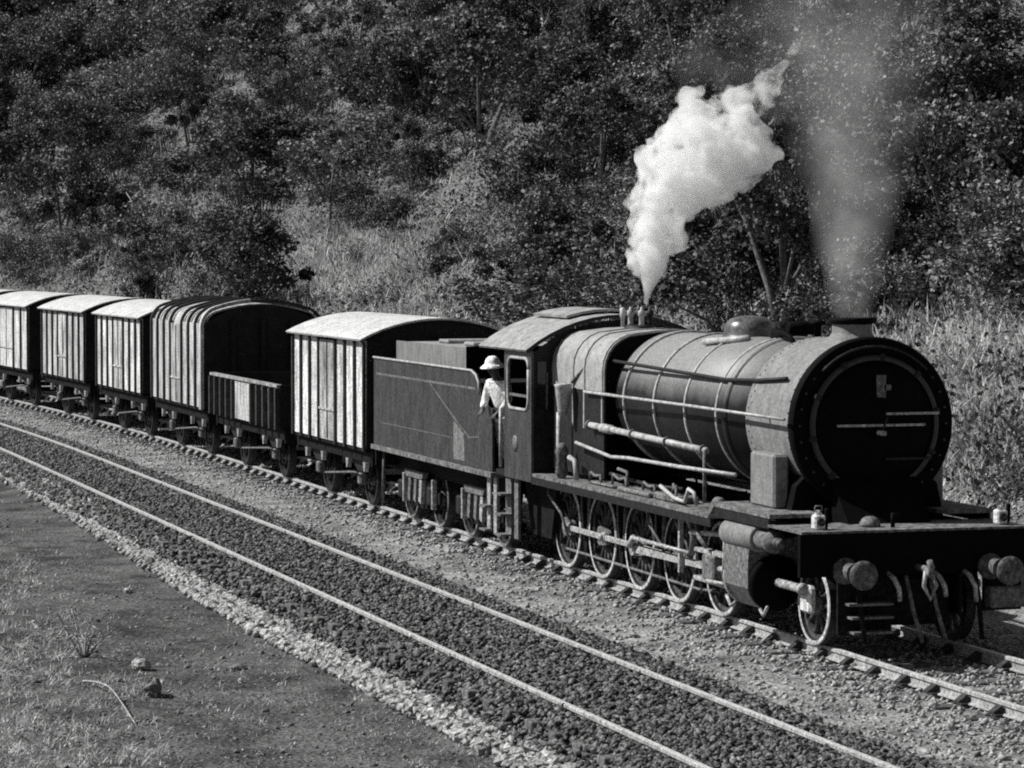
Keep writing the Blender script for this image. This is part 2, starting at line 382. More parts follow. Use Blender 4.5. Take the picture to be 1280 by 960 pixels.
# ------------------------------------------------------------------ rolling stock helpers
def arc(cy_, cz, r, a0, a1, n): return [(cy_ + r * math.cos(a0 + (a1 - a0) * i / n), cz + r * math.sin(a0 + (a1 - a0) * i / n)) for i in range(n + 1)]
def wheel_meshes(R, spokes, wt=.11):
    ty = MB().lathe([(R - .058, -wt), (R - .012, -wt), (R, -wt + .012), (R + .002, .02), (R + .03, .026), (R + .03, .045), (R - .058, .05), (R - .058, -wt)], (0, 0, 0), 'y', 40, smooth=False, cap=False)
    sp = MB().lathe([(R - .11, -.06), (R - .057, -.06), (R - .057, .03), (R - .11, .03), (R - .11, -.06)], (0, 0, 0), 'y', 32, smooth=False, cap=False)
    for k in range(spokes):
        a = 2 * PI * k / spokes; ca, sa = math.cos(a), math.sin(a)
        sp.tube([(ca * .08, -.015, sa * .08), (ca * (R - .1), -.015, sa * (R - .1))], [.042, .03], 6)
    hb = MB().lathe([(.0001, -.12), (.09, -.12), (.12, -.10), (.14, -.02), (.14, .05), (.0001, .05)], (0, 0, 0), 'y', 20, cap=False)
    return ty, sp, hb
def make_wheel(parent, x, y, R, me, outer=-1, tyre='tyre_white', cw=None):
    w = obj_from(me[1], 'wheel', parent, (x, y, R), (0, 0, 0 if outer < 0 else PI))
    obj_from(me[0], 'tyre', w); obj_from(me[2], 'hub', w)
    if cw is not None:
        m = MB(); pts = [(math.cos(a) * (R - .1), math.sin(a) * (R - .1)) for a in np.linspace(cw - .62, cw + .62, 12)]
        m.prism(pts, -.075, -.03, 'xz').build('counterweight', 'wheel_dark', w)
    return w
def wheelset_meshes(R, spokes, tyre, spoke='wheel_dark'):
    a, b, c = wheel_meshes(R, spokes); r = []
    for mb, nm, mt in ((a, 'tyre', tyre), (b, 'wheel', spoke), (c, 'hub', 'grime_light')):
        me = mb.mesh(nm); me.materials.append(MATS[mt])
        if nm == 'tyre':
            me.materials.append(MATS['wheel_dark'])
            for p in me.polygons: p.material_index = 0 if all(me.vertices[v].co.y < -.09 for v in p.vertices) else 1
        r.append(me)
    return r
def buffer(parent, x, y, z, sgn, rh=.2, m='buffer_iron'):
    b = MB().lathe([(.16, 0), (.16, .04), (.115, .06), (.105, .30), (.12, .31), (.12, .34)], (0, 0, 0), 'x', 20).build('buffer', m, parent)
    b.location = (x, y, z); b.scale = (sgn, 1, 1)
    MB().lathe([(.05, .34), (.05, .50), (rh * .75, .535), (rh, .555), (rh, .585), (rh * .6, .61), (.0001, .615)], (0, 0, 0), 'x', 24).build('buffer_head', m, b)
    return b

# ------------------------------------------------------------------ steam locomotive
loco = empty('steam_locomotive', (-5, 0, 0)); tag(loco, 'large black steam locomotive with pale-topped boiler at the head of the train', 'locomotive')
class LP:                                     # parts are modelled in world metres and parented to the engine
    pass
def lpart(mb, name, m, parent=None):
    if parent is None:
        mb.v = [(x + 5, y, z) for x, y, z in mb.v]; return mb.build(name, m, loco)
    o = mb.build(name, m, parent); o.matrix_parent_inverse = Matrix.Translation((5, 0, 0)) if False else Matrix.Identity(4)
    for v in o.data.vertices: v.co.x += 5
    return o
BZ = 2.66
def ring(r, x0, x1, n=56, bev=0): return MB().lathe([(r, x0), (r, x1)], (0, 0, BZ), 'x', n)
# barrel, slightly coned; smokebox with riveted front ring
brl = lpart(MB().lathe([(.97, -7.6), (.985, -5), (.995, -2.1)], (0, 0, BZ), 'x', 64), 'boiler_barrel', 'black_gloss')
for xb in (-7.0, -5.73, -4.49, -3.3):
    lpart(MB().lathe([(.985, xb - .025), (1.008, xb - .022), (1.008, xb + .022), (.985, xb + .025)], (0, 0, BZ), 'x', 64), 'boiler_band', 'copper_pale', brl)
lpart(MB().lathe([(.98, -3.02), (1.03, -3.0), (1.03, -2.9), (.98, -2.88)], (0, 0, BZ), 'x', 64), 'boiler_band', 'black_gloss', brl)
smk = lpart(MB().lathe([(1.02, -2.12), (1.045, -2.11), (1.045, -.62), (1.045, -.6)], (0, 0, BZ), 'x', 64), 'smokebox', 'smokebox_grey')
for xb in (-2.02, -.70):                                            # rivet rows round the smokebox
    for s0 in range(2):
        mb = MB()
        for k in range(44):
            a = 2 * PI * (k + .5 * s0) / 44; mb.sphere((xb + s0 * .07, math.cos(a) * 1.046, BZ + math.sin(a) * 1.046), .014, n=6, m=4)
        lpart(mb, 'rivet_row', 'smokebox_grey', smk)['kind'] = 'stuff'
lpart(MB().lathe([(1.03, -.60), (1.09, -.58), (1.09, -.48), (1.07, -.45), (.88, -.45), (.88, -.47)], (0, 0, BZ), 'x', 72, smooth=False), 'front_ring', 'soot_black', smk)
lpart(MB().lathe([(1.0, -.50), (.1, -.49)], (0, 0, BZ), 'x', 48), 'front_plate', 'soot_black', smk)
door = lpart(MB().lathe([(.80, -.47), (.80, -.43), (.78, -.40), (.6, -.335), (.35, -.29), (.0001, -.275)], (0, 0, BZ), 'x', 56), 'smokebox_door', 'soot_black')
for z0, y0, y1 in ((BZ + .14, .1, .82), (BZ + .0, -.55, .62), (BZ - .42, .1, .72)):     # hinge straps and door rail
    lpart(MB().box(-.34 if y1 > .7 else -.30, -.28 if y1 > .7 else -.255, y0, y1, z0 - .015, z0 + .015), 'hinge_strap', 'worn_steel' if z0 > BZ - .1 else 'iron_black', door)
lpart(MB().lathe([(.0001, -.10), (.03, -.10), (.03, -.28), (.05, -.29)], (0, .0, BZ - .09), 'x', 12), 'door_knob', 'worn_steel', door)
lpart(MB().tube([(-.2, 0, BZ - .09), (-.2, .05, BZ + .02), (-.2, .08, BZ + .1)], .016, 6), 'door_handle', 'iron_black', door)
lpart(MB().lathe([(.85, -.46), (.865, -.45), (.865, -.40), (.84, -.385), (.80, -.385), (.80, -.46)], (0, 0, BZ), 'x', 64, smooth=False, cap=False), 'door_ring', 'ring_iron', door)
for k in range(10):
    a = 2 * PI * k / 10 + .2; mb = MB(); c, s = math.cos(a), math.sin(a)
    mb.box(-.05, .05, -.05, .05, -.035, .035, .012)
    mb.v = [(x - .42, y * c - z * s + c * .84, y * s + z * c + BZ + s * .84) for x, y, z in mb.v]
    lpart(mb, 'door_clamp', 'iron_black', door)
lpart(MB().box(-.32, -.29, -.02, .10, BZ + .34, BZ + .62), 'lamp_iron', 'grime_light', door)
lpart(MB().box(-.36, -.29, .08, .17, BZ + .43, BZ + .50), 'lamp_bracket', 'grime_light', door)
for k in range(30):
    a = 2 * PI * k / 30; lpart(MB().lathe([(.022, -.455), (.022, -.435), (.0001, -.43)], (0, math.cos(a) * .98, BZ + math.sin(a) * .98), 'x', 6), 'ring_bolt', 'ring_iron', smk)
hr = MB().tube([(-.40, -.7 + .05 * i, BZ + .0 + .97 * math.sqrt(max(0, 1 - (-.7 + .05 * i) ** 2 / .97 ** 2)) if True else 0) for i in range(29)], .018, 6)
lpart(hr, 'front_handrail', 'iron_black', smk)
# steam-pipe casing and saddle
for s in (-1, 1):
    c = lpart(MB().box(-1.66, -.86, min(s * .95, s * 1.16), max(s * .95, s * 1.16), 1.6, 2.28, .03), 'steam_pipe_casing', 'smokebox_grey')
sad = MB()
P = [(-1.05, 1.45), (-.95, 1.9), (-.75, 2.1), (.75, 2.1), (.95, 1.9), (1.05, 1.45)]
sad.prism(P, -2.05, -.62, 'yz'); lpart(sad, 'smokebox_saddle', 'soot_black')
lpart(MB().prism([(-.45, 2.1), (-.45, 1.46), (.1, 1.46), (-.2, 1.75)], -.55, .55, 'xz'), 'saddle_apron', 'soot_black')
# chimney, dome, feed box, valves
chm = lpart(MB().lathe([(.38, 3.60), (.35, 3.69), (.28, 3.74), (.25, 3.79), (.25, 3.91)], (-1.12, 0, 0), 'z', 32, cap=False), 'chimney', 'smokebox_grey')
lpart(MB().lathe([(.25, 3.89), (.285, 3.905), (.30, 3.94), (.29, 3.975), (.22, 3.975), (.20, 3.80)], (-1.12, 0, 0), 'z', 32, cap=False), 'chimney_rim', 'soot_black', chm)
lpart(MB().lathe([(.21, 3.80), (.0001, 3.80)], (-1.12, 0, 0), 'z', 24, cap=False), 'chimney_bore', 'soot_black', chm)
dm = lpart(MB().lathe([(.50, 3.54), (.40, 3.61), (.36, 3.67), (.355, 3.74), (.33, 3.82), (.27, 3.88), (.15, 3.92), (.0001, 3.93)], (-4.62, 0, 0), 'z', 32), 'steam_dome', 'gloss_iron')
lpart(MB().tube([(-5.0, -.52, 3.56), (-4.4, -.42, 3.60), (-3.9, -.3, 3.64)], .045, 8), 'dome_pipe', 'copper_pale', dm)
sb = lpart(MB().prism([(-3.5, 3.55), (-3.48, 3.72), (-3.4, 3.78), (-3.05, 3.80), (-2.95, 3.72), (-2.95, 3.55)], -.15, .15, 'xz'), 'clack_box', 'soot_black')
lpart(MB().lathe([(.11, 3.75), (.12, 3.86), (.08, 3.92), (.0001, 3.93)], (-3.22, 0, 0), 'z', 16), 'clack_cap', 'soot_black', sb)
lpart(MB().lathe([(.07, -.2), (.09, -.18), (.09, .18), (.07, .2)], (-2.78, 0, 3.80), 'y', 16), 'feed_drum', 'soot_black', sb)
lpart(MB().lathe([(.05, 3.6), (.05, 3.84), (.11, 3.86), (.11, 3.90), (.0001, 3.92)], (-2.35, .05, 0), 'z', 12), 'sand_lid', 'soot_black', sb)
lpart(MB().tube([(-3.2, -.2, 3.74), (-2.7, -.3, 3.74), (-2.5, -.28, 3.70), (-2.3, -.3, 3.62)], .035, 8), 'feed_pipe', 'soot_black', sb)
# Belpaire firebox
def fbx(hw, top, rc, n=7):
    pts = [(-hw, 1.55), (-hw, 2.2)] + [(-hw + rc * (1 - math.cos(a)) , top - rc + rc * math.sin(a)) for a in np.linspace(0, PI / 2, n)]
    q = [(-y, z) for y, z in pts][::-1]
    mid = [(-.3, top + .035), (0, top + .045), (.3, top + .035)]
    return pts + mid + q
fb = lpart(MB().prism(fbx(1.12, 3.60, .52), -10.0, -7.5, 'yz', True), 'firebox', 'firebox_grey')
for s in (-1, 1):                                                  # darker sheets over the lower sides of the firebox
    lpart(MB().box(-9.98, -7.46, min(s * 1.10, s * 1.135), max(s * 1.10, s * 1.135), 1.5, 2.76), 'lower_dark_sheet', 'iron_black', fb)
lpart(MB().prism(fbx(1.10, 3.58, .52), -7.5, -7.47, 'yz', True), 'throat_plate', 'soot_black', fb)  # firebox front coloured black to carry the shade on it
for xb in (-8.9, -8.38, -7.56):
    pr = fbx(1.12, 3.60, .52); pr = pr[1:-1]
    o_ = [(y * 1.016, (z - 2.6) * 1.016 + 2.6) for y, z in pr]
    lpart(MB().prism(pr + o_[::-1], xb - .025, xb + .025, 'yz'), 'cladding_band', 'firebox_grey', fb)
for xx in (-9.45, -8.62, -8.05):
    lpart(MB().lathe([(.035, -.93), (.03, -.99)], (xx, 0, 3.40), 'y', 10), 'washout_plug', 'iron_black', fb)
vb = lpart(MB().lathe([(.24, 3.60), (.24, 3.67), (.2, 3.69), (.0001, 3.69)], (-9.1, .0, 0), 'z', 20), 'valve_base', 'iron_black')
for (xx, yy) in ((-9.28, -.09), (-8.95, -.03), (-9.1, .16)):
    sv = lpart(MB().lathe([(.05, 3.68), (.04, 3.72), (.04, 3.82), (.055, 3.83), (.055, 3.90), (.02, 3.92), (.02, 3.96), (.0001, 3.96)], (xx, yy, 0), 'z', 12), 'safety_valve', 'copper_pale' if yy < .1 else 'iron_black')
lpart(MB().tube([(-9.28, -.09, 3.9), (-9.1, -.06, 3.93), (-8.95, -.03, 3.9)], .014, 6), 'valve_lever_bar', 'iron_black')
lpart(MB().lathe([(.03, 3.6), (.03, 3.78), (.045, 3.8), (.045, 3.93), (.0001, 3.95)], (-9.75, -.05, 0), 'z', 10), 'whistle', 'copper_pale')
# handrails and pipes along the boiler side
for s in (-1, 1):
    hrl = lpart(MB().tube([(-8.2, s * 1.19, 2.74), (-4, s * 1.14, 2.74), (-.5, s * 1.17, 2.74)], .022, 8), 'boiler_handrail', 'copper_pale')
    for xx in (-7.4, -5.73, -4.49, -3.0, -1.3): lpart(MB().tube([(xx, s * .98, 2.72), (xx, s * 1.16, 2.74)], .022, 6), 'handrail_pillar', 'worn_steel', hrl)
    lpart(MB().tube([(-8.85, s * 1.0, 3.26), (-7.3, s * .98, 3.21), (-3.1, s * .93, 3.12), (-1.9, s * .95, 3.16), (-1.0, s * .93, 3.22)], .026, 8), 'steam_pipe', 'iron_black')
    lpart(MB().tube([(-8.85, s * 1.0, 3.285), (-7.6, s * .985, 3.245)], .022, 8), 'pipe_sleeve', 'copper_pale')
    ej = lpart(MB().tube([(-7.95, s * 1.2, 2.27), (-3.1, s * 1.2, 2.19)], .046, 10), 'ejector_pipe', 'copper_pale')
    lpart(MB().tube([(-7.35, s * 1.2, 2.255), (-6.9, s * 1.2, 2.25)], .066, 10), 'pipe_joint', 'copper_pale', ej)
    lpart(MB().tube([(-8.4, s * 1.25, 1.98), (-6.8, s * 1.25, 1.87), (-6.1, s * 1.25, 1.90), (-4, s * 1.25, 1.92), (-2.0, s * 1.22, 1.95)], .027, 8), 'reversing_rod', 'copper_pale')
    for xx in (-7.9, -6.0, -4.6, -3.2): lpart(MB().lathe([(.072, xx - .02), (.072, xx + .02)], (0, s * 1.2, 2.23 + (-xx - 5.5) * .016), 'x', 12), 'pipe_flange', 'grime_light', ej)
    lpart(MB().tube([(-3.12, s * 1.22, 2.2), (-3.12, s * 1.22, 1.5)], .028, 8), 'pipe_stanchion', 'grime_light')
    # injector column in front of the cab
    inj = lpart(MB().lathe([(.07, 2.36), (.085, 2.42), (.125, 2.78), (.14, 2.82), (.0001, 2.84)], (-8.85, s * 1.3, 0), 'z', 16), 'lubricator_pot', 'copper_pale')
    lpart(MB().tube([(-9.0, s * 1.32, 2.4), (-9.0, s * 1.32, 1.9), (-8.95, s * 1.32, 1.44)], .04, 8), 'injector_pipe', 'copper_pale', inj)
    lpart(MB().lathe([(.05, 1.42), (.10, 1.5), (.07, 1.75), (.11, 1.82), (.05, 1.95)], (-8.8, s * 1.34, 0), 'z', 12), 'injector_body', 'grime_light', inj)
    lpart(MB().tube([(-8.55, s * 1.3, 1.75), (-8.3, s * 1.3, 1.72), (-8.22, s * 1.3, 1.44)], .04, 8), 'delivery_pipe', 'copper_pale', inj)
    lpart(MB().tube([(-8.9, s * 1.15, 2.85), (-8.6, s * 1.12, 3.0), (-8.4, s * 1.1, 3.1)], .025, 6), 'lubricator_pipe', 'grime_light', inj)
    # odds and ends lying on the running board
    for (a, b, c2, hh) in ((-7.7, -6.7, 1.28, .05), (-6.3, -5.0, 1.34, .07), (-4.9, -3.9, 1.30, .10)):
        lpart(MB().box(a, b, min(s * (c2 - .3), s * c2), max(s * (c2 - .3), s * c2), 1.425, 1.42 + hh, .02), 'footplate_cover', 'footplate')
    for (q0, q1, hh) in ((-7.9, -7.3, .14), (-6.9, -6.2, .18), (-5.6, -5.0, .16), (-4.4, -4.15, .22)):
        lpart(MB().tube([(q0, s * 1.2, 1.44), (q0 + .05, s * 1.2, 1.44 + hh), ((q0 + q1) / 2, s * 1.22, 1.46 + hh * .6), (q1, s * 1.24, 1.43 + hh), (q1 + .06, s * 1.25, 1.44)], .022, 6), 'oil_pipe', 'grime_light')
    lpart(MB().tube([(-7.2, s * 1.12, 1.6), (-5.5, s * 1.12, 1.55), (-4.2, s * 1.12, 1.6)], .03, 6), 'sanding_pipe', 'iron_black')
    lpart(MB().tube([(-4.6, s * 1.3, 1.62), (-4.0, s * 1.32, 1.5), (-3.6, s * 1.32, 1.48), (-3.5, s * 1.3, 1.66), (-3.3, s * 1.3, 1.62), (-3.25, s * 1.28, 1.46)], .028, 6), 'drain_pipe', 'copper_pale')
    lpart(MB().tube([(-6.1, s * 1.25, 1.44), (-6.1, s * 1.25, 1.7), (-6.5, s * 1.25, 1.72)], .025, 6), 'valve_lever', 'grime_light')
    lpart(MB().lathe([(.05, -2.5), (.08, -2.44), (.08, -2.34), (.05, -2.3)], (0, s * 1.3, 1.56), 'x', 12), 'mechanical_lubricator', 'grime_light')
    # running boards
    rb = lpart(MB().box(-9.95, -2.3, min(s * .75, s * 1.45), max(s * .75, s * 1.45), 1.37, 1.42), 'running_board', 'footplate')
    lpart(MB().box(-9.95, -2.3, min(s * 1.40, s * 1.452), max(s * 1.40, s * 1.452), 1.26, 1.368), 'valance', 'iron_black', rb)
    rf = lpart(MB().prism([(-2.3, 1.37), (-2.3, 1.42), (-2.15, 1.60), (-.15, 1.60), (-.15, 1.55), (-2.05, 1.55)], min(s * .8, s * 1.5), max(s * .8, s * 1.5), 'xz'), 'front_footplate', 'footplate')
    lpart(MB().box(-2.05, -.2, min(s * 1.46, s * 1.49), max(s * 1.46, s * 1.49), 1.42, 1.548), 'valance', 'iron_black', rf)
# cab
cab = lpart(MB().box(-11.9, -9.97, -1.42, 1.42, 1.28, 1.36), 'cab_floor', 'iron_black')
def cab_side(s):
    # side sheet: strips round a round-cornered window
    y0, y1 = sorted((s * 1.42, s * 1.46)); x0, x1, zb, zt = -11.32, -9.93, 1.28, 3.28
    wx0, wx1, wz0, wz1, r = -11.12, -10.06, 2.37, 3.16, .16
    n = 5; win = []; mb = MB()
    for (cx_, cz_, a0, kx, kz) in ((wx1 - r, wz1 - r, 0, wx1, wz1), (wx0 + r, wz1 - r, PI / 2, wx0, wz1), (wx0 + r, wz0 + r, PI, wx0, wz0), (wx1 - r, wz0 + r, 1.5 * PI, wx1, wz0)):
        cpt = [(cx_ + r * math.cos(a0 + PI / 2 * i / n), cz_ + r * math.sin(a0 + PI / 2 * i / n)) for i in range(n + 1)]
        win += cpt; mb.prism([(kx, kz)] + cpt, y0 + .002, y1 - .002, 'xz')
    mb.box(x0, x1, y0, y1, zb, wz0).box(x0, x1, y0, y1, wz1, zt).box(x0, wx0, y0, y1, wz0, wz1).box(wx1, x1, y0, y1, wz0, wz1)
    sd_ = lpart(mb, 'cab_side', 'cab_paint')
    fr = MB().tube([(a, s * 1.462, b) for a, b in win + win[:1]], .026, 6); wf = lpart(fr, 'window_frame', 'copper_pale', sd_)
    lpart(MB().box(wx0, wx1, min(s * 1.43, s * 1.45), max(s * 1.43, s * 1.45), 2.56, 2.60), 'window_bar', 'grime_light', sd_)
    lpart(MB().tube([(-11.40, s * 1.5, 2.35), (-11.40, s * 1.5, 1.42)], .026, 8), 'cab_handrail', 'copper_pale', sd_)
    pl = MB().lathe([(.0001, s * 1.468), (.13, s * 1.468), (.13, s * 1.462)], (-10.75, 0, 1.83), 'y', 20); lpart(pl, 'builder_plate', 'lining', sd_)
for s in (-1, 1): cab_side(s)
def roofprof(hw, ze, zp, n=14, over=0):
    r = (hw * hw + (zp - ze) ** 2) / (2 * (zp - ze)); a = math.asin(min(1, hw / r)); return [(r * math.sin(t), zp - r + r * math.cos(t)) for t in np.linspace(-a, a, n + 1)]
rp = roofprof(1.53, 3.27, 3.80)
rf = lpart(MB().sheet(rp[::-1], -12.45, -9.88, .035, 'yz'), 'cab_roof', 'cab_roof')
lpart(MB().sheet(roofprof(1.535, 3.255, 3.785)[::-1], -9.90, -9.86, .05, 'yz'), 'roof_rim', 'iron_black', rf)
lpart(MB().sheet([(y, z + .07) for y, z in rp if abs(y) < .75][::-1], -12.2, -10.5, .04, 'yz'), 'roof_vent', 'cab_roof', rf)
fr = MB(); fp = [(y, z - .045) for y, z in roofprof(1.44, 3.28, 3.79)]
fr.prism(fp + [(1.44, 1.4), (-1.44, 1.4)], -10.0, -9.955, 'yz'); fr = lpart(fr, 'cab_front', 'iron_black')
for s in (-1, 1):
    lpart(MB().box(-9.957, -9.93, min(s * 1.22, s * 1.36), max(s * 1.22, s * 1.36), 2.42, 3.12), 'front_window', 'glass_dark', fr)
    lpart(MB().box(-9.932, -9.91, min(s * 1.20, s * 1.225), max(s * 1.20, s * 1.225), 2.40, 2.95), 'window_post', 'grime_light', fr)
bk = MB(); bk.box(-10.3, -10.02, -.9, .9, 1.4, 3.0, .1); lpart(bk, 'backhead', 'iron_black')
# cab steps
for s in (-1, 1):
    st = lpart(MB().box(-11.55, -11.25, min(s * 1.34, s * 1.37), max(s * 1.34, s * 1.37), .34, 1.28), 'cab_step', 'grime_light')
    for zz in (.34, .66, .98): lpart(MB().box(-11.56, -11.24, min(s * 1.37, s * 1.55), max(s * 1.37, s * 1.55), zz, zz + .03), 'tread', 'grime_light', st)
    lpart(MB().box(-11.06, -10.86, min(s * 1.34, s * 1.38), max(s * 1.34, s * 1.38), .32, 1.27), 'step_hanger', 'grime_light', st)
# frames, ashpan, buffer beam
for s in (-1, 1): frm = MB().box(-11.9, .82, min(s * .58, s * .62), max(s * .58, s * .62), .42, 1.36); lpart(frm, 'main_frame', 'frame_dark')
lpart(MB().prism([(-11.6, 1.3), (-11.2, .38), (-10.2, .38), (-9.9, 1.3)], -1.05, 1.05, 'xz'), 'ashpan', 'frame_dark')
bb = lpart(MB().box(.80, .88, -1.52, 1.52, .93, 1.44), 'buffer_beam', 'soot_black')
plt = lpart(MB().box(-.2, .87, -1.5, 1.5, 1.445, 1.475), 'front_platform', 'footplate')
for yy in (-.95, .95): buffer(loco, .88 + 5, yy, 1.0, 1, .175)
# coupling gear
cp = lpart(MB().tube([(.85, 0, 1.02), (1.15, 0, 1.02), (1.25, 0, .96), (1.28, 0, 1.05), (1.22, 0, 1.12)], .04, 8), 'coupling_hook', 'grime_light')
lpart(MB().tube([(1.16, .04, 1.0), (1.2, .10, .82), (1.2, .02, .66), (1.18, -.05, .82), (1.16, -.02, 1.0)], .028, 8), 'coupling_link', 'worn_steel', cp)
for yy, ln in ((-.38, .30), (.22, .26), (.62, .34)):
    lpart(MB().tube([(.88, yy, .95), (1.0, yy + .02, .90), (1.04, yy + .07, .78), (1.0, yy + .1, .93 - ln)], .03, 8), 'brake_hose', 'worn_steel')
for yy in (-.78, .78):
    gi = MB().tube([(.82, yy, .93), (.95, yy, .6), (1.08, yy * .98, .14)], [.04, .035, .03], 6); lpart(gi, 'guard_iron', 'frame_dark')
    gs = lpart(MB().tube([(.84, yy * .2 + .02, .93), (.98, yy * .2 + .06, .5), (1.08, yy * .2 + .14, .12)], .028, 6), 'rail_guard', 'grime_light')
fs_ = lpart(MB().box(.76, .80, -1.0, -.30, .22, .93), 'front_step', 'frame_dark')
for zz in (.24, .42, .58): lpart(MB().box(.80, 1.0, -.92 + (.58 - zz) * .15, -.36, zz, zz + .028), 'tread', 'grime_light', fs_)
fs_ = lpart(MB().box(.78, .80, .9, 1.42, .45, .93), 'front_step', 'frame_dark')
lpart(MB().box(.80, 1.0, .92, 1.4, .50, .75, .02), 'tread', 'grime_light', fs_)
# lamps on the platform
for (yy, xx) in ((-1.18, .62), (1.22, .62)):
    lpart(MB().tube([(xx, yy - .05, 1.70), (xx, yy - .04, 1.76), (xx, yy + .04, 1.76), (xx, yy + .05, 1.70)], .010, 6), 'lamp_handle', 'grime_light')
    lm = lpart(MB().box(xx - .07, xx + .07, yy - .07, yy + .07, 1.478, 1.66, .02), 'head_lamp', 'lamp_pale')
    lpart(MB().lathe([(.055, 1.66), (.03, 1.69), (.03, 1.71), (.0001, 1.71)], (xx, yy, 0), 'z', 10), 'lamp_cap', 'lamp_pale', lm)
    lpart(MB().lathe([(.045, xx + .07), (.05, xx + .1), (.0001, xx + .1)], (0, yy, 1.57), 'x', 12), 'lamp_lens', 'glass_dark', lm)
    lpart(MB().tube([(xx - .05, yy + .11, 1.48), (xx - .05, yy + .13, 1.62), (xx - .0, yy + .11, 1.72)], .03, 6), 'lamp_bracket', 'soot_black', lm)
lpart(MB().lathe([(.13, 1.478), (.13, 1.52), (.10, 1.57), (.05, 1.60), (.0001, 1.60)], (.42, -.42, 0), 'z', 14), 'relief_valve_cover', 'grime_light')
lpart(MB().tube([(.6, -.2, 1.478), (.6, -.2, 1.64), (.6, -.12, 1.62)], .03, 6), 'valve_spindle', 'soot_black')
# wheels
dw = wheelset_meshes(.63, 14, 'tyre_white', 'spoke_iron')
DX = [-9.62, -7.99, -6.36, -4.73, -3.10]
for s in (-1, 1):
    for i, x in enumerate(DX):
        w = make_wheel(loco, x + 5, s * .84 + s * .03, .63, dw, s, cw=PI if s < 0 else 0)
        crk = MB().prism([(.32 + .11 * math.cos(a), .11 * math.sin(a)) for a in np.linspace(-PI / 2, PI / 2, 8)] + [(.14 * math.cos(a), .14 * math.sin(a)) for a in np.linspace(PI / 2, 1.5 * PI, 8)], -.15, -.10, 'xz').build('crank', 'grime_light', w)
        if s > 0: crk.rotation_euler = (0, 0, 0)
        lpart(MB().lathe([(.05, s * .9), (.05, s * 1.12), (.04, s * 1.14), (.0001, s * 1.14)], (x + .32, 0, .63), 'y', 14), 'crank_pin', 'worn_steel')
    # brake hangers between the drivers
    for x in DX[:-1]:
        lpart(MB().tube([(x + .86, s * .9, 1.3), (x + .80, s * .9, .7), (x + .78, s * .9, .42)], [.04, .035, .03], 6), 'brake_hanger', 'grime_light')
    ya, yb = sorted((s * 1.02, s * 1.07))
    for i in range(4):
        a, b = DX[i] + .32, DX[i + 1] + .32
        sr = lpart(MB().box(a, b, ya, yb, .588, .672, .012), 'coupling_rod', 'worn_steel')
        for q in ((a, b) if i == 0 else (b,)): lpart(MB().lathe([(.08, s * 1.01), (.08, s * 1.085)], (q, 0, .63), 'y', 16), 'rod_end', 'worn_steel', sr)
    ya, yb = sorted((s * 1.13, s * 1.19)); xh = -2.95
    cr = lpart(MB().prism([(DX[2] + .32, .575), (DX[2] + .32, .685), (xh, .70), (xh, .62)], ya, yb, 'xz'), 'connecting_rod', 'worn_steel')
    for q, r in ((DX[2] + .32, .11), (xh, .08)): lpart(MB().lathe([(r, s * 1.11), (r, s * 1.21)], (q, 0, .64), 'y', 16), 'rod_end', 'worn_steel', cr)
    for zz in (.86, .48): lpart(MB().box(-3.55, -1.66, min(s * 1.08, s * 1.22), max(s * 1.08, s * 1.22), zz - .03, zz + .03, .01), 'slide_bar', 'worn_steel')
    lpart(MB().box(-3.15, -2.75, min(s * 1.06, s * 1.25), max(s * 1.06, s * 1.25), .50, .84, .03), 'crosshead', 'grime_light')
    lpart(MB().tube([(-2.8, s * 1.15, .67), (-1.6, s * 1.15, .67)], .04, 10), 'piston_rod', 'worn_steel')
    for x in DX[:-1]:
        bs_ = lpart(MB().prism([(x + .70, .30), (x + .80, .30), (x + .84, .62), (x + .73, .62)], min(s * .82, s * .94), max(s * .82, s * .94), 'xz'), 'brake_block', 'frame_dark')
        lpart(MB().tube([(x + .74, s * 1.0, 1.3), (x + .70, s * .98, .9), (x + .66, s * .9, .2)], .018, 6), 'sand_pipe', 'grime_light')
    for x in DX:
        sp_ = lpart(MB().prism([(x - .42, 1.20), (x + .42, 1.20), (x + .3, 1.12), (x + .1, 1.06), (x - .1, 1.06), (x - .3, 1.12)], min(s * .64, s * .74), max(s * .64, s * .74), 'xz'), 'leaf_spring', 'grime_light')
    lpart(MB().tube([(-9.7, s * .96, .28), (-4.0, s * .96, .26), (-3.4, s * .96, .3)], .022, 6), 'brake_pull_rod', 'grime_light')
    for (a, b, zt) in ((-9.9, -9.3, 1.1), (-5.4, -4.9, 1.05), (-4.3, -3.9, 1.15)):
        lpart(MB().tube([(a, s * 1.2, 1.3), (a + .1, s * 1.22, zt), (b, s * 1.18, zt - .25), (b + .1, s * 1.1, .5)], .022, 6), 'drain_line', 'grime_light')
    # valve gear
    lpart(MB().prism([(-4.02, .5), (-3.96, .5), (-3.96, 1.28), (-4.02, 1.28)], min(s * 1.2, s * 1.26), max(s * 1.2, s * 1.26), 'xz'), 'motion_bracket', 'worn_steel')
    lpart(MB().tube([(-3.6, s * 1.22, .78), (-3.52, s * 1.22, 1.0), (-3.6, s * 1.22, 1.25)], .05, 8), 'expansion_link', 'grime_light')
    lpart(MB().tube([(-6.04, s * 1.24, .67), (-5.85, s * 1.24, .80)], .05, 8), 'return_crank', 'worn_steel')
    lpart(MB().tube([(-5.85, s * 1.26, .80), (-3.6, s * 1.26, .80)], .028, 8), 'eccentric_rod', 'worn_steel')
    lpart(MB().tube([(-3.55, s * 1.25, 1.08), (-1.7, s * 1.27, 1.2)], .035, 8), 'radius_rod', 'worn_steel')
    lpart(MB().tube([(-2.2, s * 1.28, 1.28), (-2.25, s * 1.28, .55)], .03, 8), 'combination_lever', 'worn_steel')
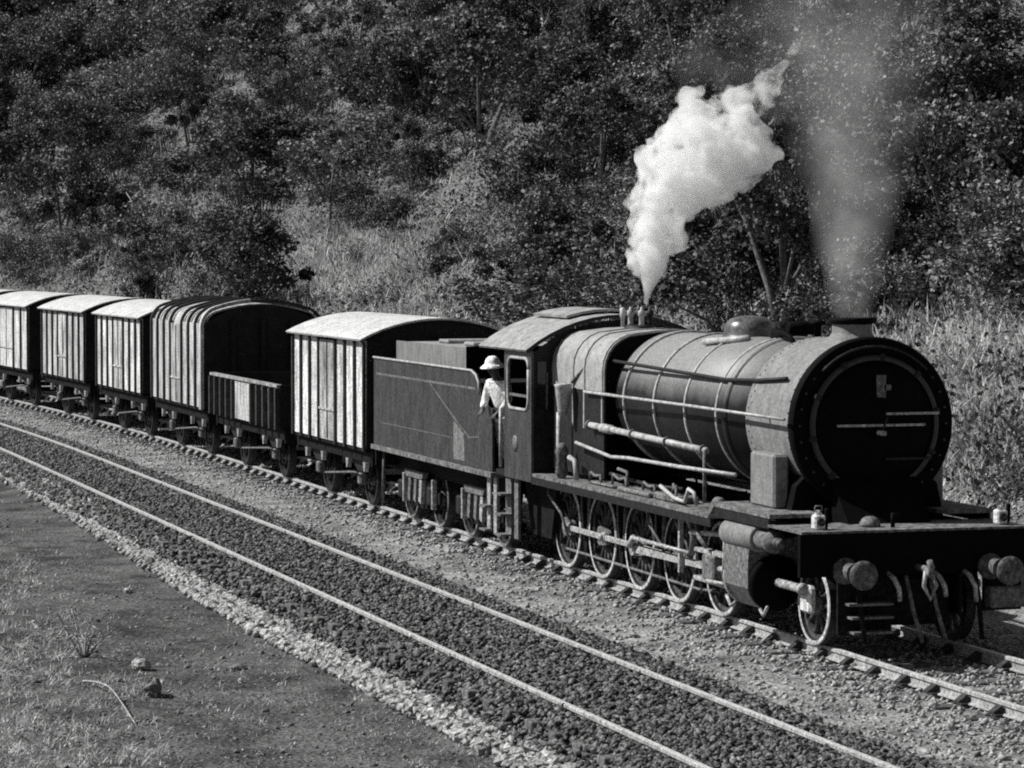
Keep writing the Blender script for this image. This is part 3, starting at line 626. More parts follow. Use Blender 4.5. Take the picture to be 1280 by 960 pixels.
    lpart(MB().tube([(-2.95, s * 1.26, .5), (-2.25, s * 1.27, .52)], .026, 8), 'union_link', 'worn_steel')
    lpart(MB().tube([(-3.4, s * 1.24, 1.30), (-3.1, s * 1.3, 1.05), (-2.9, s * 1.28, .95)], .035, 8), 'lifting_arm', 'grime_light')
    # cylinder block
    cb = lpart(MB().prism([(s * .62, 1.3), (s * 1.48, 1.12), (s * 1.5, .95), (s * 1.5, .62), (s * 1.3, .36), (s * 1.0, .36), (s * .62, .5)], -1.68, -.86, 'yz'), 'cylinder', 'grime_light')
    lpart(MB().lathe([(.33, -1.74), (.35, -1.72), (.35, -1.66)], (0, s * 1.15, .68), 'x', 28), 'rear_cover', 'worn_steel', cb)
    lpart(MB().lathe([(.35, -.88), (.35, -.80), (.30, -.77), (.08, -.74)], (0, s * 1.15, .68), 'x', 28), 'front_cover', 'soot_black', cb)
    vc = lpart(MB().lathe([(.15, -1.76), (.17, -1.74), (.17, -.72), (.15, -.70)], (0, s * 1.38, 1.25), 'x', 24), 'valve_chest', 'smokebox_grey')
    lpart(MB().lathe([(.12, -.70), (.12, -.35), (.14, -.34), (.14, -.26), (.06, -.24), (.06, -.05), (.0001, -.04)], (0, s * 1.38, 1.25), 'x', 20), 'valve_spindle_guide', 'grime_light', vc)
    lpart(MB().lathe([(.055, -.74), (.055, .02), (.075, .03), (.075, .10), (.0001, .11)], (0, s * 1.15, .70), 'x', 12), 'tail_rod', 'worn_steel')
    for (a, b) in ((-1.66, -1.95), (-.82, -.55)):
        lpart(MB().tube([(a, s * 1.35, .36), ((a + b) / 2, s * 1.36, .30), (b, s * 1.36, .42)], .022, 6), 'drain_cock', 'worn_steel')
pw = wheelset_meshes(.5, 10, 'tyre_white', 'spoke_iron')
for s in (-1, 1):
    make_wheel(loco, 0 + 5, s * .87, .5, pw, s)
    make_wheel(loco, -11.0 + 5, s * .87, .5, pw, s) if False else None
lpart(MB().cyl((0, -.85, .5), .07, 1.7, 'y', 12), 'pony_axle', 'frame_dark')
for s in (-1, 1): lpart(MB().box(-.16, .16, min(s * 1.0, s * 1.1), max(s * 1.0, s * 1.1), .40, .74, .03), 'axle_box', 'lamp_pale')
lpart(MB().box(-.6, .75, -.5, .5, .3, .9, .05), 'pony_truck', 'frame_dark')
for x in DX: lpart(MB().cyl((x, -.8, .63), .09, 1.6, 'y', 12), 'driving_axle', 'frame_dark')

# ------------------------------------------------------------------ tender
ten = empty('tender', (-15.8, 0, 0)); tag(ten, 'dark painted tender with pale streak on its side, behind the locomotive cab', 'tender')
def tpart(mb, name, m, parent=None):
    mb.v = [(x + 15.8, y, z) for x, y, z in mb.v]; return mb.build(name, m, parent or ten)
tx0, tx1 = -19.5, -12.05
side = [(tx0, 1.30), (tx1, 1.30), (tx1, 2.30), (-12.35, 2.32), (-12.65, 2.45), (-12.8, 2.70), (-12.95, 2.80), (-13.2, 2.86), (tx0, 2.87)]
for s in (-1, 1):
    sp = tpart(MB().prism(side, min(s * 1.40, s * 1.44), max(s * 1.40, s * 1.44), 'xz'), 'side_sheet', 'tender_paint')
    tpart(MB().tube([(tx0, s * 1.445, 2.87), (-13.2, s * 1.445, 2.865), (-12.95, s * 1.445, 2.805), (-12.8, s * 1.445, 2.70), (-12.75, s * 1.445, 2.50)], .022, 6), 'beading', 'copper_pale', sp)
    tpart(MB().box(tx0 + .2, -13.0, min(s * 1.44, s * 1.444), max(s * 1.44, s * 1.444), 2.56, 2.60), 'lining', 'lining', sp)
    tpart(MB().box(tx0 + .5, -14.3, min(s * 1.44, s * 1.444), max(s * 1.44, s * 1.444), 1.70, 1.715), 'lining', 'lining', sp)
    tpart(MB().box(tx0 + .5, tx0 + .52, min(s * 1.44, s * 1.444), max(s * 1.44, s * 1.444), 1.72, 2.3), 'lining', 'lining', sp)
    tpart(MB().box(-12.78, -12.76, min(s * 1.44, s * 1.444), max(s * 1.44, s * 1.444), 1.40, 2.0), 'lining', 'lining', sp)
    tpart(MB().prism([(-15.7, 2.54), (-15.66, 2.55), (-14.2, 2.05), (-13.35, 1.78), (-12.78, 1.82), (-12.78, 1.80), (-13.35, 1.755), (-14.22, 2.02)], min(s * 1.441, s * 1.445), max(s * 1.441, s * 1.445), 'xz'), 'lining', 'lining', sp)
    tpart(MB().prism([(-14.28, 1.36), (-13.6, 1.36), (-13.66, 1.80), (-14.24, 2.0)], min(s * 1.441, s * 1.444), max(s * 1.441, s * 1.444), 'xz'), 'pale_streak', 'tender_stain', sp)
    for xx in (-17.9, -16.2, -14.6): tpart(MB().box(xx - .035, xx + .035, min(s * 1.44, s * 1.4425), max(s * 1.44, s * 1.4425), 1.31, 2.54), 'plate_seam', 'tender_paint', sp)
    tpart(MB().box(tx0, tx1 + .1, min(s * 1.2, s * 1.5), max(s * 1.2, s * 1.5), 1.21, 1.29), 'footplate', 'footplate')
    tpart(MB().box(tx0 + .05, tx1, min(s * .95, s * 1.0), max(s * .95, s * 1.0), .85, 1.2), 'underframe', 'frame_dark')
tpart(MB().box(tx0, tx0 + .04, -1.40, 1.40, 1.30, 2.86), 'rear_sheet', 'tender_paint')
tpart(MB().box(tx0 + .04, -13.3, -1.39, 1.39, 2.62, 2.66), 'tank_top', 'coal')
tpart(MB().box(-13.34, -13.3, -1.39, 1.39, 1.3, 2.62), 'tank_front', 'soot_black')
tpart(MB().box(-13.3, tx1, -1.39, 1.39, 1.30, 1.335), 'shovelling_plate', 'iron_black')
for s in (-1, 1): tpart(MB().box(-19.4, -14.9, min(s * 1.0, s * 1.04), max(s * 1.0, s * 1.04), 2.66, 3.17 if s < 0 else 3.20), 'bunker_side', 'smokebox_grey' if s < 0 else 'cab_roof')
tpart(MB().box(-14.9, -14.86, -1.04, 1.04, 2.66, 3.2), 'bunker_front', 'soot_black')
tpart(MB().box(-19.4, -14.9, -1.0, 1.0, 3.10, 3.15), 'bunker_cover', 'cab_roof')
for xx in (-18.2, -16.6): tpart(MB().box(xx - .3, xx + .3, -.5, .5, 3.152, 3.22, .02), 'bunker_hatch', 'cab_roof')
tpart(MB().box(tx0 - .06, tx0 - .002, -1.4, 1.4, .9, 1.3), 'rear_beam', 'frame_dark')
tw = wheelset_meshes(.5, 10, 'grime_light')
for bx_ in (-17.65, -13.9):
    for s in (-1, 1):
        bg = tpart(MB().prism([(bx_ - 1.35, .42), (bx_ - 1.35, .62), (bx_ - .75, .62), (bx_ - .6, .80), (bx_ + .6, .80), (bx_ + .75, .62), (bx_ + 1.35, .62), (bx_ + 1.35, .42), (bx_ + .62, .42), (bx_ + .5, .28), (bx_ - .5, .28), (bx_ - .62, .42)], min(s * 1.06, s * 1.10), max(s * 1.06, s * 1.10), 'xz'), 'bogie_frame', 'frame_dark')
        tpart(MB().prism([(bx_ - .62, .92), (bx_ + .62, .92), (bx_ + .5, .80), (bx_ - .5, .80)], min(s * 1.1, s * 1.2), max(s * 1.1, s * 1.2), 'xz'), 'leaf_spring', 'grime_light', bg)
        for q in (-.36, .02, .36): tpart(MB().prism([(bx_ + q - .06, .78), (bx_ + q + .1, .78), (bx_ + q + .02, .36), (bx_ + q - .12, .40)], min(s * 1.1, s * 1.18), max(s * 1.1, s * 1.18), 'xz'), 'spring_hanger', 'worn_steel' if q > .3 else 'grime_light', bg)
        for q in (-.95, .95):
            make_wheel(ten, bx_ + q + 15.8, s * .87, .5, tw, s, tyre='grime_light')
            ab = tpart(MB().box(bx_ + q - .14, bx_ + q + .14, min(s * 1.02, s * 1.2), max(s * 1.02, s * 1.2), .38, .70, .03), 'axle_box', 'iron_black', bg)
            tpart(MB().box(bx_ + q + .15, bx_ + q + .22, min(s * 1.1, s * 1.19), max(s * 1.1, s * 1.19), .32, .84, .01), 'horn_guide', 'worn_steel', bg)
for s in (-1, 1):
    st = tpart(MB().box(-12.5, -12.32, min(s * 1.36, s * 1.39), max(s * 1.36, s * 1.39), .32, 1.21), 'tender_step', 'worn_steel')
    for zz in (.34, .72): tpart(MB().box(-12.52, -12.2, min(s * 1.39, s * 1.52), max(s * 1.39, s * 1.52), zz, zz + .03), 'tread', 'grime_light', st)
    tpart(MB().box(-12.14, -11.98, min(s * 1.36, s * 1.39), max(s * 1.36, s * 1.39), .30, 1.21), 'step_hanger', 'worn_steel', st)
    tpart(MB().tube([(-19.3, s * 1.3, 1.2), (-19.5, s * 1.28, .2)], .03, 6), 'rear_brake_rod', 'grime_light')

# ------------------------------------------------------------------ wagons
ww = wheelset_meshes(.5, 8, 'wheel_dark')
def underframe(t, L):
    for s in (-1, 1): MB().box(-L / 2, L / 2, min(s * 1.22, s * 1.3), max(s * 1.22, s * 1.3), .88, 1.08).build('solebar', 'frame_dark', t)
    for sg in (-1, 1):
        MB().box(*sorted((sg * (L / 2 + .01), sg * (L / 2 + .09))), -1.3, 1.3, .82, 1.12).build('headstock', 'frame_dark', t)
        for y in (-.95, .95): buffer(t, sg * (L / 2 + .09), y, .98, sg, .18, 'iron_black')
        MB().tube([(sg * (L / 2 + .09), 0, .98), (sg * (L / 2 + .4), 0, .95), (sg * (L / 2 + .45), 0, .8)], .04, 6).build('coupling', 'iron_black', t)
        ax = sg * L * .285
        MB().cyl((ax, -.85, .5), .07, 1.7, 'y', 10).build('axle', 'frame_dark', t)
        for s in (-1, 1):
            make_wheel(t, ax, s * .87, .5, ww, s, tyre='wheel_dark')
            y0, y1 = sorted((s * 1.06, s * 1.22))
            wi = MB().prism([(ax - .45, .9), (ax - .2, .45), (ax + .2, .45), (ax + .45, .9), (ax + .3, .9), (ax + .14, .6), (ax - .14, .6), (ax - .3, .9)], min(s * 1.03, s * 1.06), max(s * 1.03, s * 1.06), 'xz').build('axle_guard', 'iron_black', t)
            MB().box(ax - .11, ax + .11, y0, y1, .39, .62, .03).build('axle_box', 'grime_light', t)
            MB().prism([(ax - .62, .86), (ax + .62, .86), (ax + .4, .74), (ax + .16, .65), (ax - .16, .65), (ax - .4, .74)], min(s * 1.1, s * 1.19), max(s * 1.1, s * 1.19), 'xz').build('leaf_spring', 'iron_black', t)
            for q in (-.66, .66): MB().prism([(ax + q - .12, .92), (ax + q + .12, .92), (ax + q + .02, .68), (ax + q - .04, .68)], min(s * 1.2, s * 1.28), max(s * 1.2, s * 1.28), 'xz').build('spring_shoe', 'worn_steel', t)
    for s in (-1, 1):
        MB().tube([(-L * .15, s * 1.24, .45), (L * .25, s * 1.26, .62), (L * .3, s * 1.26, .62)], .02, 6).build('brake_lever', 'grime_light', t)
def van(X0, X1, label, panel='wagon_panel', door='wagon_door', roofm='wagon_roof', ribroof=False, ze=3.14, zp=3.52, nside=3, hw=1.38, dull=False, doorw=1.35):
    L = X1 - X0; xm = (X0 + X1) / 2
    t = empty('goods_van', (xm, float(yc(xm)), 0), heading(xm)); tag(t, label, 'goods van', 'covered goods vans in the train')
    underframe(t, L); MB().box(-L / 2, L / 2, -hw - .01, hw + .01, 1.085, 1.15).build('floor', 'frame_dark', t)
    dw_ = doorw; pw_ = (L - dw_) / (2 * nside)
    xs_ = [-L / 2 + pw_ * i for i in range(nside + 1)] + [dw_ / 2 + pw_ * i for i in range(nside + 1)]
    me = MB().box(-pw_ / 2, pw_ / 2, -.02, .02, 1.15, ze).mesh('side_panel'); me.materials.append(MATS[panel])
    for s in (-1, 1):
        for base in (-L / 2, dw_ / 2):
            for i in range(nside): obj_from(me, 'side_panel', t, (base + pw_ * (i + .5), s * hw, 0))
        d = MB().box(-dw_ / 2, dw_ / 2, min(s * (hw - .02), s * (hw + .035)), max(s * (hw - .02), s * (hw + .035)), 1.15, ze - .06).build('door', door, t)
        MB().box(-.02, .02, min(s * (hw + .036), s * (hw + .05)), max(s * (hw + .036), s * (hw + .05)), 1.18, ze - .1).build('door_seam', 'wagon_rib', d)
        MB().box(-dw_ / 2 + .05, dw_ / 2 - .05, min(s * (hw + .036), s * (hw + .06)), max(s * (hw + .036), s * (hw + .06)), 1.72, 1.76).build('door_bar', 'wagon_panel_dull', d)
        if not ribroof:
            rm = MB().box(-.042, .042, min(s * (hw + .02), s * (hw + .07)), max(s * (hw + .02), s * (hw + .07)), 1.10, ze - .02).mesh('rib'); rm.materials.append(MATS['wagon_rib'])
            for x in xs_: obj_from(rm, 'rib', t, (min(max(x, -L / 2 + .05), L / 2 - .05), 0, 0))
    for sg in (-1, 1):
        rp_ = roofprof(hw + .0, ze, zp - .02)
        MB().prism([(-hw - .02, 1.15)] + rp_ + [(hw + .02, 1.15)], *sorted((sg * L / 2, sg * (L / 2 + .03))), 'yz').build('end_wall', 'wagon_end', t)
        for y in (-.7, 0, .7): MB().box(*sorted((sg * (L / 2 + .03), sg * (L / 2 + .11))), y - .05, y + .05, 1.1, 3.2).build('end_post', 'wagon_end', t)
    if not ribroof:
        r_ = MB().sheet(roofprof(hw + .14, ze + .0, zp)[::-1], -L / 2 - .12, L / 2 + .12, .035, 'yz').build('roof', roofm, t)
        for sg in (-1, 1): MB().sheet([(y, z - .03) for y, z in roofprof(hw + .13, ze, zp)][::-1], *sorted((sg * (L / 2 + .05), sg * (L / 2 + .11))), .05, 'yz').build('roof_edge', 'wagon_end', r_)
    else:                                                  # steel van: sides roll over into the roof, ribs carry over the top
        def sect(h, z0, zt, rc, off):
            top = [(-h - off, z0)] + [(-h + rc - (rc + off) * math.cos(a), zt - rc + (rc + off) * math.sin(a) - .16) for a in np.linspace(0, 1.25, 7)]
            y1, z1_ = top[-1]; mid = [(y1 * (1 - k / 4), z1_ + (zt + off - z1_) * (1 - (1 - k / 4) ** 2)) for k in range(1, 5)]
            half = top + mid; return half + [(-y, z) for y, z in half[:-1]][::-1]
        sc_ = sect(hw - .03, 1.15, zp, .38, .0); MB().sheet(sc_[::-1], -L / 2, L / 2, -.03, 'yz').build('roof', panel, t)
        so = sect(hw - .03, 1.12, zp, .38, .10); n_ = len(sc_)
        rm = MB().prism(sect(hw - .03, 1.12, zp, .38, .035) + so[::-1], -.05, .05, 'yz').mesh('rib'); rm.materials.append(MATS['wagon_rib'])
        for x in xs_: obj_from(rm, 'rib', t, (min(max(x, -L / 2 + .04), L / 2 - .04), 0, 0))
        MB().prism(sect(hw - .03, 1.12, zp, .38, .04)[:11] + sect(hw - .03, 1.12, zp, .38, .12)[:11][::-1], L / 2 - .16, L / 2 + .05, 'yz').build('end_hoop', panel, t)  # near half only; far half left out so it reads as shaded
    return t
van(-26.1, -20.25, 'goods van with bright panels and arched pale roof, coupled directly behind the tender')
van(-41.55, -35.35, 'goods van whose dark ribs curve up over its rounded roof, behind the open wagon', ribroof=True, panel='wagon_panel_dull', ze=3.1, zp=3.56)
van(-48.95, -42.85, 'bright goods van coupled behind the van with ribs over its roof', ze=3.05, zp=3.42)
van(-56.9, -50.6, 'duller grey goods van with dark door, third van from the open wagon', panel='wagon_panel_dull', door='wagon_door', ze=3.05, zp=3.42)
van(-65.6, -59.0, 'goods van with a broad pale door, fourth van from the open wagon', door='wagon_panel', ze=3.05, zp=3.42, nside=2, doorw=2.2)
van(-74.2, -67.6, 'goods van at the tail of the visible train, mostly out of the picture', ze=3.05, zp=3.42)
# open wagon
X0, X1 = -34.2, -27.35; L = X1 - X0; xm = (X0 + X1) / 2
t = empty('open_wagon', (xm, 0, 0)); tag(t, 'low-sided open goods wagon between two covered vans', 'open wagon'); underframe(t, L)
MB().box(-L / 2, L / 2, -1.38, 1.38, 1.085, 1.15).build('floor', 'frame_dark', t)
for s in (-1, 1):
    y0, y1 = sorted((s * 1.36, s * 1.40)); n = 4; dw_ = 1.9; pw_ = (L - dw_) / (2 * n)
    me = MB().box(-pw_ / 2, pw_ / 2, y0, y1, 1.15, 1.97).mesh('side_panel'); me.materials.append(MATS['open_panel'])
    rm = MB().box(-.06, .06, min(s * 1.40, s * 1.50), max(s * 1.40, s * 1.50), 1.10, 1.95).mesh('rib'); rm.materials.append(MATS['wagon_rib'])
    for base in (-L / 2, dw_ / 2):
        for i in range(n): obj_from(me, 'side_panel', t, (base + pw_ * (i + .5), 0, 0))
        for i in range(n + 1): obj_from(rm, 'rib', t, (min(max(base + pw_ * i, -L / 2 + .06), L / 2 - .06), 0, 0))
    d = MB().box(-dw_ / 2, dw_ / 2, min(s * 1.37, s * 1.43), max(s * 1.37, s * 1.43), 1.12, 1.96).build('drop_door', 'wagon_panel_dull', t)
    MB().box(-L / 2, L / 2, min(s * 1.35, s * 1.47), max(s * 1.35, s * 1.47), 1.972, 2.03).build('top_rail', 'open_panel', t)
for sg in (-1, 1): MB().box(*sorted((sg * L / 2, sg * (L / 2 + .04))), -1.4, 1.4, 1.1, 2.02).build('end_wall', 'wagon_end', t)

# ------------------------------------------------------------------ vegetation
def terr_hit(px, py):
    # where a line of sight meets the ground
    r = np.stack([ray(a, b) for a, b in zip(px, py)]); t = np.concatenate([np.arange(24, 140, .35), np.arange(140, 520, 1.2)])
    P = CAM[None, None] + r[:, None] * t[None, :, None]; below = P[..., 2] < terr(P[..., 0], P[..., 1])
    d = P[..., 1] - yc(P[..., 0]); below &= d > 4.9
    i = below.argmax(1); ok = below.any(1); out = P[np.arange(len(px)), i]; out[:, 2] = terr(out[:, 0], out[:, 1]); return out, ok, t[i]
def leaves(C, size, aspect=.62, up=.25, rs=None):
    # one rhombic leaf spray per centre, slightly folded
    r = rs or rng; n = len(C); nrm = r.normal(0, 1, (n, 3)); nrm[:, 2] += up * 2; nrm /= np.linalg.norm(nrm, axis=1)[:, None]
    a = np.cross(nrm, r.normal(0, 1, (n, 3))); a /= np.linalg.norm(a, axis=1)[:, None]; b = np.cross(nrm, a)
    s = (size * r.lognormal(0, .3, n))[:, None]; w = s * aspect
    V = np.stack([C - a * s * .5, C + b * w * .5 + nrm * s * .08, C + a * s * .5, C - b * w * .5 + nrm * s * .08], 1).reshape(-1, 3)
    i = np.arange(n)[:, None] * 4; return V, i + np.arange(4)[None]
def crown_points(seed, n, R, H, z0, clumps, spread=.34, flat=1.0):
    r = np.random.default_rng(seed); a = r.uniform(0, 6.28, clumps); u = r.uniform(-.55, 1, clumps); q = np.sqrt(1 - np.clip(u, -1, 1) ** 2) * r.uniform(.3, 1.25, clumps)
    cc = np.stack([R * q * np.cos(a), R * q * np.sin(a), z0 + H * .5 + H * .42 * u], 1); cr = R * r.uniform(spread * .4, spread * 1.5, clumps)
    k = r.integers(0, clumps, n); d = r.normal(0, 1, (n, 3)); d /= np.linalg.norm(d, axis=1)[:, None]
    rad = cr[k] * (r.random(n) ** .45) * (1 + .25 * r.normal(0, 1, n)); return cc[k] + d * rad[:, None] * np.array([1, 1, .8 * flat]), cc, r
protos = []
def make_plant(seed, kind, R, H, z0, n, size, clumps, leafm, stems, barkm='bark', spread=.34, stem_r=.05):
    C, cc, r = crown_points(seed, n, R, H, z0, clumps, spread); V, F = leaves(C, size, rs=r)
    me = big_mesh('foliage' if kind == 'bush' else 'crown', V, F, leafm)
    mb = MB()
    for k in range(stems):
        a = 6.28 * k / stems + r.uniform(-.4, .4); e = cc[r.integers(0, len(cc))]
        p0 = (.08 * math.cos(a) * (stems > 1), .08 * math.sin(a) * (stems > 1), -.35); p1 = (e[0] * .25, e[1] * .25, z0 * .6 + .2); p2 = (e[0] * .6, e[1] * .6, (z0 + e[2]) / 2)
        mb.tube([p0, p1, p2, tuple(e)], [stem_r, stem_r * .8, stem_r * .55, stem_r * .2], 6)
    for k in range(0 if stems > 1 else 5):
        e = cc[r.integers(0, len(cc))]; mb.tube([(e[0] * .1, e[1] * .1, z0 * .8), (e[0] * .5, e[1] * .5, (z0 + e[2]) * .5), tuple(e)], [stem_r * .5, stem_r * .35, .01], 5)
    ms = mb.mesh('trunk' if stems == 1 else 'stems'); ms.materials.append(MATS[barkm]); return (kind, me, ms)
PD = [make_plant(11, 'bush', 1.5, 2.7, .1, 5460, 0.132, 16, 'leaf_dark', 4), make_plant(12, 'bush', 1.8, 2.4, .1, 5880, 0.125, 18, 'leaf_dark', 5),
      make_plant(13, 'tree', 1.7, 2.9, 1.3, 5880, 0.132, 17, 'leaf_dark', 1, stem_r=.11)]
PM = [make_plant(21, 'bush', 1.5, 2.4, .05, 5040, 0.125, 14, 'leaf_mid', 4), make_plant(22, 'bush', 1.9, 2.2, .05, 5460, 0.119, 17, 'leaf_mid', 5),
      make_plant(23, 'tree', 1.6, 2.7, 1.1, 5250, 0.125, 14, 'leaf_mid', 1, stem_r=.10), make_plant(24, 'bush', 1.2, 1.8, .0, 3780, 0.112, 11, 'leaf_mid', 4)]
PM += [make_plant(25, 'tree', 1.9, 2.6, 1.6, 3400, .13, 16, 'leaf_mid', 1, stem_r=.06, spread=.26)]
PP = [make_plant(31, 'bush', 1.3, 1.7, .0, 3570, 0.112, 12, 'leaf_pale', 4), make_plant(32, 'bush', 1.0, 1.3, .0, 2520, 0.106, 9, 'leaf_pale', 4)]
def G(x, y, cx_, cy_, sx, sy): return np.exp(-((x - cx_) / sx) ** 2 - ((y - cy_) / sy) ** 2)
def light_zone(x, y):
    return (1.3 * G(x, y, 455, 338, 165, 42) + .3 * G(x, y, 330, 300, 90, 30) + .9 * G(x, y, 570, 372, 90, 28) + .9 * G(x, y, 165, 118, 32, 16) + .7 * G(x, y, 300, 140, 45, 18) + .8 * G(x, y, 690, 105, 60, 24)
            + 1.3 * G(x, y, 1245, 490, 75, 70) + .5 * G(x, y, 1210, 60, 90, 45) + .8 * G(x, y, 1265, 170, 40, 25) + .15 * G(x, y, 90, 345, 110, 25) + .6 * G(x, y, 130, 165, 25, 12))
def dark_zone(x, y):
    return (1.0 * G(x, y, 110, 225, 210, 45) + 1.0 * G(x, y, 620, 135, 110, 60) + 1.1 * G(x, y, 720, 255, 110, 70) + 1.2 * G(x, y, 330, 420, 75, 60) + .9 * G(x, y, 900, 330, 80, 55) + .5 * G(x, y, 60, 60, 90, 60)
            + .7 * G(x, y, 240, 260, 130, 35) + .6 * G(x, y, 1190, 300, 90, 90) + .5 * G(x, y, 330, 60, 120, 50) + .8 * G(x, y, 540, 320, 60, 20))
def skyline(x): return np.interp(x, [0, 250, 262, 300, 362, 366, 500, 620, 780, 1000, 1150, 1190, 1280], [366, 380, 380, 470, 470, 415, 398, 415, 392, 410, 440, 560, 640])
ALONG = [(-2, 'the smokebox'), (-7, 'the boiler'), (-12, 'the cab'), (-20, 'the tender'), (-27, 'the first van'), (-35, 'the open wagon'), (-42, 'the ribbed-roof van'), (-58, 'the rear vans'), (-80, 'the last visible van'), (-120, 'the end of the visible train'), (-1e9, 'the far bend of the line')]
TONE = ('dark', 'mid grey', 'pale dry')
def plant(proto, P, s, k, rz):
    kind, me, ms = proto; t = empty('scrub_bush' if kind == 'bush' else 'scrub_tree', P, rz); t.scale = s
    obj_from(me, me.name.split('.')[0], t); obj_from(ms, ms.name.split('.')[0], t)
    d = P[1] - float(yc(P[0])); zone = 'low' if d < 16 else ('partway' if d < 34 else 'high')
    size = 'small' if s[0] < .9 else ('broad' if s[0] > 1.2 else 'rounded'); what = [w for x, w in ALONG if P[0] > x][0]
    lb = f"{size} {TONE[k]} scrub {'bush' if kind == 'bush' else 'tree'} {zone} {'on' if zone != 'partway' else 'up'} the slope beside {what}"
    tag(t, lb, 'bush' if kind == 'bush' else 'tree', f"{TONE[k]} scrub on the hillside"); return t
n = 2200; px = rng.uniform(-25, 1305, n); py = rng.uniform(-75, 640, n)
keep = py < skyline(px) + 28; px, py = px[keep], py[keep]
H_, ok, dist = terr_hit(px, py); sc = FPX / dist; cnt = [0, 0, 0]; placed = []
for i in range(len(px)):
    if not ok[i] or sum(cnt) >= 330: continue
    if rng.random() > min(1, (24 / sc[i]) ** 1.6): continue
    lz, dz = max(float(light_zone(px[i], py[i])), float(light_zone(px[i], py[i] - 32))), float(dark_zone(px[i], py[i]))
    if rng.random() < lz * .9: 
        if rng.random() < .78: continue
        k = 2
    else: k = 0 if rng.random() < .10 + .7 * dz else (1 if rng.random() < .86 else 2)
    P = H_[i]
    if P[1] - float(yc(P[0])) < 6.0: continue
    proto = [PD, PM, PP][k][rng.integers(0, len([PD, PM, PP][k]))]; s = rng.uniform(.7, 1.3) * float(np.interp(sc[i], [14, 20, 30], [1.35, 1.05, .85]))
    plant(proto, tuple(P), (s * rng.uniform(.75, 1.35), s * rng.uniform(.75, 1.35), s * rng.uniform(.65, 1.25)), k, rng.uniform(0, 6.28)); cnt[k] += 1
# the far upper slope
n = 220; px = rng.uniform(-25, 340, n); py = rng.uniform(-60, 125, n); H_, ok, dist = terr_hit(px, py); extra = 0
for i in range(n):
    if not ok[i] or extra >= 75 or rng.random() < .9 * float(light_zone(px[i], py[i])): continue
    k = 0 if rng.random() < .25 else 1; L_ = [PD, PM][k]; s = rng.uniform(1.0, 1.7)
    plant(L_[rng.integers(0, len(L_))], tuple(H_[i]), (s * rng.uniform(.8, 1.3), s * rng.uniform(.8, 1.3), s * rng.uniform(.7, 1.1)), k, rng.uniform(0, 6.28)); extra += 1
# thicker scrub on the near bank beside the smokebox
n = 60; px = rng.uniform(1060, 1300, n); py = np.concatenate([rng.uniform(270, 455, 46), rng.uniform(575, 640, 14)]); H_, ok, dist = terr_hit(px, py); extra = 0
for i in range(n):
    if not ok[i] or extra >= 34 or (450 < py[i] < 560) or H_[i][1] < 5.6: continue
    k = 0 if rng.random() < .45 else 1; L_ = [PD[:2], PM][k]; s = rng.uniform(.4, .75)
    plant(L_[rng.integers(0, len(L_))], tuple(H_[i]), (s * rng.uniform(.9, 1.4), s * rng.uniform(.9, 1.4), s * rng.uniform(.7, 1.0)), k, rng.uniform(0, 6.28)); extra += 1
# undergrowth and dry grass covering the slope: too many to count
n = 7500; px = rng.uniform(-20, 1300, n); py = rng.uniform(-30, 650, n); keep = py < skyline(px) + 15; px, py = px[keep], py[keep]
H_, ok, dist = terr_hit(px, py); lz = light_zone(px, py); dz = dark_zone(px, py)
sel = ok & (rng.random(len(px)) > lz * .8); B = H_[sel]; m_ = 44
Cn = (B[:, None] + rng.normal(0, 1, (len(B), m_, 3)) * np.array([.55, .55, .32]) + np.array([0, 0, .35])).reshape(-1, 3)
half = (rng.random(len(B)) < .5).repeat(m_)
for q, nm, mt, lb in ((half, 'undergrowth', 'leaf_mid', 'low leafy undergrowth between the bushes on the hillside'), (~half, 'undergrowth', 'leaf_dark', 'low dark undergrowth between the bushes on the hillside')):
    V, F = leaves(Cn[q], .11); tag(obj_from(big_mesh(nm, V, F, mt), nm), lb, kind='stuff')
def blades(B, per, h, spread, width, lean=.5, s=None):
    n = len(B) * per; b = B.repeat(per, 0) + np.concatenate([rng.normal(0, spread, (n, 2)), np.zeros((n, 1))], 1)
    a = rng.uniform(0, 6.28, n); L_ = h * rng.lognormal(0, .35, n); ln = rng.normal(0, lean, n)
    d = np.stack([np.cos(a) * ln, np.sin(a) * ln, np.ones(n)], 1); d /= np.linalg.norm(d, axis=1)[:, None]
    side = np.stack([-np.sin(a + rng.normal(0, 1, n)), np.cos(a), np.zeros(n)], 1) * width
    mid = b + d * L_[:, None] * .55; bend = np.stack([np.cos(a), np.sin(a), -.4 * np.ones(n)], 1) * (L_ * ln * .5)[:, None]; tip = b + d * L_[:, None] + bend
    V = np.stack([b - side, b + side, mid + side * .8, tip, mid - side * .8], 1).reshape(-1, 3)
    i = np.arange(n)[:, None] * 5; return V, i + np.arange(5)[None]
sel = ok & (rng.random(len(px)) < .12 + lz * 1.4); V, F = blades(H_[sel], 85, .27, .6, .016)
tag(obj_from(big_mesh('bank_grass', V, F, 'bank_grass'), 'bank_grass'), 'pale dry grass on the open parts of the hillside', kind='stuff')

